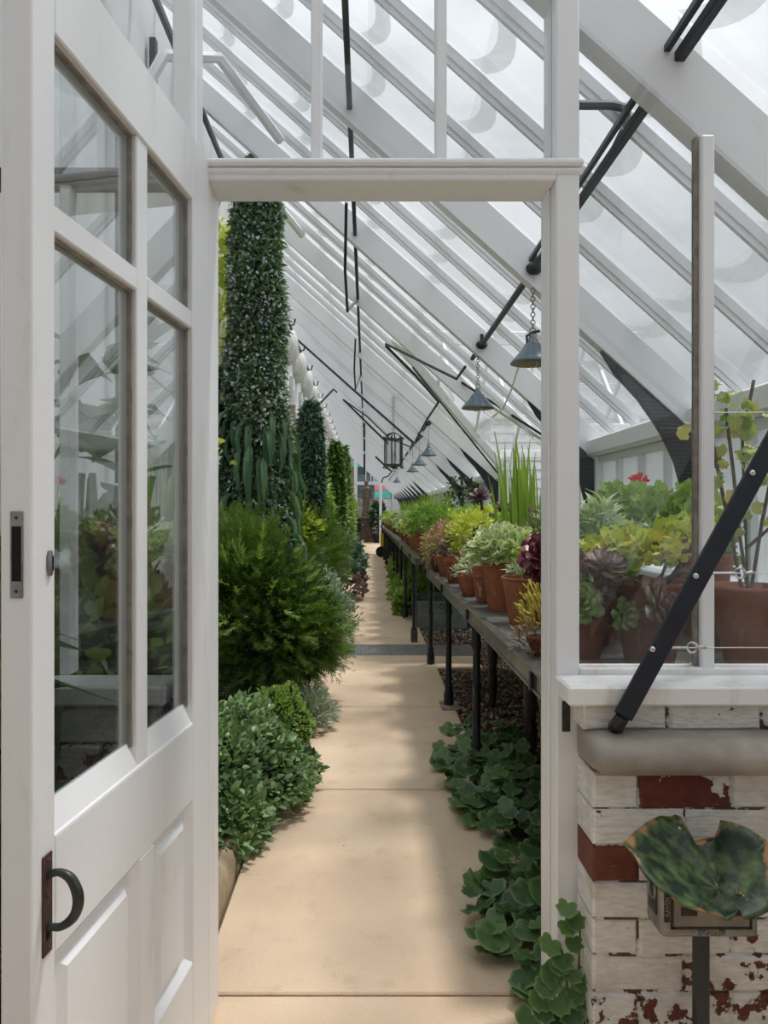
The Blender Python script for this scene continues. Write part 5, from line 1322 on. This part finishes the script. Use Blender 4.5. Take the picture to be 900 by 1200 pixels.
# ------------------------------------------------------------------ diagonal bar, wires
db = empty('handrail_stay', (.625, 1.835, .90), 'black flat diagonal metal bar bolted across the right-hand window', 'bar')
d = Vector((.333, 0, .609)).normalized()
MB().bar((0, 0, 0), d * 1.25, .012, .047, up=d.cross(Vector((0, 1, 0)))).build('flat_bar', M['iron_blue'], db, bevel=.002)
MB().tube([(.0, 0, .0), (-.008, .01, -.02), (-.006, .03, -.035), (0, .065, -.04)], .018, 8).build('foot', M['iron'], db, smooth=True)
for px, py in ((815.5, 675), (765, 761), (882, 554)):
    X, Y, Z = at(px, py, 1.827); MB().ball((0, 0, 0), .008, .006, .008, 10, 6).build('bolt', M['steel'], db, smooth=True, loc=(X - .625, Y - 1.835, Z - .90))
def wire(y_px, x0, x1, ring, lab):
    z = H - (y_px - 600) * 1.845 / 880; X0 = (x0 - 430) * 1.845 / 880; X1 = (x1 - 430) * 1.845 / 880
    w = empty('guard_wire', (X0, 1.852, z), lab, 'wire', 'steel guard wires across the right-hand window')
    MB().tube([(0, 0, 0), (X1 - X0, 0, .0)], .0016, 6).build('strand', M['steel'], w, smooth=True)
    if ring:
        xr = (ring - 430) * 1.845 / 880 - X0
        MB().tube([(0, 0, 0), (xr - .012, 0, 0)], .0036, 8).build('shank', M['steel'], w, smooth=True)
        MB().torus((xr, 0, 0), .0125, .003, 'y', 18, 8).build('eye', M['steel'], w, smooth=True)
        MB().tube([(xr + .012, 0, 0), (xr + .028, 0, .002), (xr + .036, 0, 0)], [.003, .006, .003], 8).build('clamp', M['steel'], w, smooth=True)
    return w
wire(672, 816, 1300, 869, 'upper steel guard wire with ring tensioner right of the black bar')
wire(759.5, 765, 1300, 813, 'lower steel guard wire with ring tensioner crossing the mullion')
wire(483, 838, 1300, None, 'thin topmost steel wire above the yellowing shrub')

# ------------------------------------------------------------------ metal box on a pole with a big withered leaf
bx = empty('bait_box', (.776, 1.745, 0), 'grey metal box with printed front on a black pole by the brick wall', 'metal box')
MB().box(-.016, .016, -.012, .012, 0, .44).build('pole', M['iron'], bx, bevel=.002)
MB().box(-.110, .112, -.045, .050, .434, .58).build('housing', M['galv'], bx, bevel=.012, seg=3)
MB().box(-.084, .090, -.048, -.044, .462, .575).build('front_panel', M['panel_grey'], bx)
mb = MB().box(-.088, -.083, -.050, -.044, .458, .575).box(.089, .094, -.050, -.044, .458, .575).box(-.088, .094, -.050, -.044, .457, .462); mb.build('panel_border', M['black_label'], bx)
mb = MB().box(-.066, -.030, -.0495, -.047, .488, .520).box(.030, .070, -.0495, -.047, .488, .505).box(-.056, -.040, -.0495, -.047, .52, .535); mb.build('print', M['black_label'], bx)
mb = MB().box(-.1125, -.109, -.02, .025, .475, .56); mb.build('side_panel', M['black_label'], bx); MB().torus((-.1125, .003, .525), .020, .003, 'x', 16, 6).build('side_ring', M['galv'], bx, smooth=True)
def text(body, size, loc, rot, parent, mat):
    c = bpy.data.curves.new('lettering', 'FONT'); c.body = body; c.size = size; c.extrude = .0012; c.align_x = 'CENTER'; c.align_y = 'CENTER'
    o = bpy.data.objects.new('lettering', c); link(o, parent); o.location = loc; o.rotation_euler = rot; c.materials.append(mat)
    bpy.context.view_layer.update(); me = bpy.data.meshes.new_from_object(o); bpy.data.objects.remove(o)
    o = bpy.data.objects.new('lettering', me); link(o, parent); o.location = loc; o.rotation_euler = rot; return o
text('SKALLER', .017, (.006, -.0465, .4465), (R_(90), 0, 0), bx, M['zinc'])
MB().box(-.103, -.091, -.0475, -.044, .472, .545).build('print', M['black_label'], bx)
text('RAVEN', .014, (-.097, -.0485, .508), (R_(90), R_(-90), 0), bx, M['galv'])
# the leaf: a dished blade with curled edge, outline given round its rim
rim = [(729,988,1.66),(742,975,1.70),(756,964,1.74),(772,960,1.775),(786,959,1.79),(792,953,1.785),(798,957,1.77),(806,972,1.765),(812,984,1.76),(824,986,1.765),(838,984,1.77),(843,972,1.77),(845,963,1.765),(858,962,1.75),(876,967,1.72),(898,985,1.70),(912,1015,1.66),(914,1045,1.61),(900,1072,1.58),(884,1077,1.57),(872,1074,1.565),(866,1066,1.575),(860,1074,1.565),(852,1079,1.56),(838,1076,1.555),(820,1070,1.55),(800,1061,1.55),(780,1047,1.555),(764,1034,1.565),(752,1020,1.58),(744,1008,1.60),(735,997,1.63)]
rimw = [Vector(at(*q)) for q in rim]; ctr = Vector(at(842, 1032, 1.655)); n = len(rimw); K = 12
smooth_ = []
for j in range(n):
    acc = Vector((0, 0, 0)); wt = 0
    for d_k in range(-7, 8):
        w_ = math.exp(-(d_k / 4.0) ** 2); acc += rimw[(j + d_k) % n] * w_; wt += w_
    smooth_.append(acc / wt)
mb = MB(); es_ = []
for k in range(K + 1):
    t = k / K
    for j, rw in enumerate(rimw):
        pnt = ctr.lerp(smooth_[j].lerp(rw, t ** 2.5), t); a = j / n * 2 * math.pi
        sag = -.05 * (1 - t ** 2.5) * (1 if k else 1); wr_ = .005 * math.sin(j * 2.1 + k * .6) * t * (1 - .3 * t) + .004 * math.sin(j * .9 + 5 * t)
        mb.v.append((pnt.x - ctr.x, pnt.y - ctr.y, pnt.z - ctr.z + sag * .5 + wr_)); es_.append(t)
for k in range(K):
    for j in range(n): mb.f.append([k*n+j, (k+1)*n+j, (k+1)*n+(j+1) % n, k*n+(j+1) % n]); mb.mi.append(0)
m, t = mat_new('withered_lily_leaf'); v = obvec(t)
ae = N(t, 'ShaderNodeAttribute', attribute_name='e').outputs['Fac']; av = N(t, 'ShaderNodeAttribute', attribute_name='v').outputs['Fac']
col = mixc(t, ramp(t, noise(t, 26, 5, v), .42, .72), srgb(22, 40, 26), srgb(90, 110, 64))
col = mixc(t, ramp(t, noise(t, 11, 4, v), .55, .70), col, srgb(28, 46, 28))
wv = N(t, 'ShaderNodeMath', operation='LESS_THAN'); t.links.new(av, wv.inputs[0]); wv.inputs[1].default_value = .04
col = mixc(t, wv.outputs[0], col, srgb(62, 86, 50))
ed = N(t, 'ShaderNodeMath', operation='MULTIPLY_ADD'); t.links.new(noise(t, 15, 5, v), ed.inputs[0]); ed.inputs[1].default_value = .5; t.links.new(ae, ed.inputs[2])
col = mixc(t, ramp(t, ed.outputs[0], 1.22, 1.27), col, srgb(150, 112, 72))
col = mixc(t, ramp(t, noise(t, 60, 3, v), .73, .76), col, srgb(206, 188, 146))
out(t, bsdf(t, col, .5, 0, noise(t, 30, 5, v), .35, .006, .35))
lf_ = mb.build('withered_leaf', m, None, smooth=True, loc=ctr)
a = lf_.data.attributes.new('e', 'FLOAT', 'POINT'); a.data.foreach_set('value', np.array(es_, np.float32))
vein = np.array([(0.0 if (j % 5 == 0 and k > 3) else 1.0) for k in range(K+1) for j in range(n)], np.float32)
a = lf_.data.attributes.new('v', 'FLOAT', 'POINT'); a.data.foreach_set('value', vein)
sd = lf_.modifiers.new('thickness', 'SOLIDIFY'); sd.thickness = .003; sd.offset = -1
tag(lf_, 'large withered dished green leaf with brown torn rim lying on the metal box', 'leaf')
ns = 120
P = np.stack([ .03 + .085*rng.random(ns), -.06 + .05*rng.random(ns) , np.zeros(ns)], 1); P[:, 2] = -.018 - .25*(-.02 - P[:, 1])*1.0
foliage('seed_bits', 'pebble', P, rng.normal(size=P.shape), rng.normal(size=P.shape), .004 + .003*rng.random(ns), leaf_mat('seed_bits', srgb(196, 170, 120), srgb(150, 120, 80), trans=0), lf_)

# ------------------------------------------------------------------ leafy plants in front of the left parapet, seen through the door glass
def big_plant(x, y, h, n, lab, ln, mat='banana', pr=.14):
    p = plant('potted_foliage_plant', x, y, lab, z=0, group='large plants behind the door'); pot(p, 'plain', M['terra_dark'], pr, pr * 1.7)
    pts = []
    for k in range(4): pts.append([(random.uniform(-.04,.04), random.uniform(-.04,.04), pr*1.5), (random.uniform(-.08,.08), random.uniform(-.08,.08), h*.6), (random.uniform(-.12,.12), random.uniform(-.1,.1), h)])
    stems(p, pts, .012, M['stem_green'])
    for k in range(n):
        while True:
            a = random.uniform(0, 6.28); z = h * random.uniform(.25, 1.0)
            if XB + .03 < x + math.cos(a) * ln * 1.1 < -.60 and y + math.sin(a) * ln * 1.1 < 1.88: break
        leaf_obj(p, random.choice(('leaf', 'oval', 'lance')), L[mat], (math.cos(a)*.05, math.sin(a)*.05, z), (math.cos(a), math.sin(a), random.uniform(-.3, .9)), (-math.cos(a)*.3, -math.sin(a)*.3, 1), ln * random.uniform(.6, 1.1), random.choice((.0, .3, .6)))
    return p
big_plant(-.95, 1.62, 1.55, 60, 'tall large-leaved green plant in a pot behind the open door', .34)
big_plant(-1.12, 1.30, 1.15, 50, 'bushy broad-leaved plant in a pot by the white wall behind the door', .28, 'mid')
big_plant(-.78, 1.72, .95, 60, 'dark leafy plant in a pot against the parapet behind the door', .22, 'dark')
p = plant('potted_foliage_plant', -1.0, 1.60, 'yellow-green leafy bush in a pot behind the door glass', z=0, group='large plants behind the door'); pot(p, 'plain', M['terra_dark'], .14, .24)
stems(p, [[(0,0,.2),(.05,0,.9)]], .012, M['stem']); bush(p, 'oval', L['mid'], 420, (0, 0, .95), (.24, .12, .42), .10, .3, -.9)

p = plant('canna_clump', -1.02, 2.85, 'tall broad-leaved green clump behind the left panes, seen through the door glass', 'plant', z=.04)
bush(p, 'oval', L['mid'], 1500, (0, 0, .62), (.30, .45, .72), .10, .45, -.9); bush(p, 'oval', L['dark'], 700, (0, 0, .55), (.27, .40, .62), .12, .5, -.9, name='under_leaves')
stems(p, [[(random.uniform(-.15,.15), random.uniform(-.3,.3), -.02), (random.uniform(-.2,.2), random.uniform(-.3,.3), 1.5)] for k in range(8)], .014, M['stem_green'])
for k in range(46):
    a_ = random.uniform(0, 6.28); z = random.uniform(1.1, 2.05)
    leaf_obj(p, random.choice(('oval', 'leaf', 'lance')), L['banana'], (random.uniform(-.12, .16), random.uniform(-.3, .3), z), (math.cos(a_), math.sin(a_), random.uniform(.0, 1.0)), (-math.cos(a_)*.3, -math.sin(a_)*.3, 1), random.uniform(.16, .30), random.choice((.0, .3, .6)))
print('panes', cnt, 'objects', len(bpy.data.objects), 'tris', sum(len(o.data.loop_triangles) if False else sum(max(0, len(p.vertices) - 2) for p in []) for o in []))
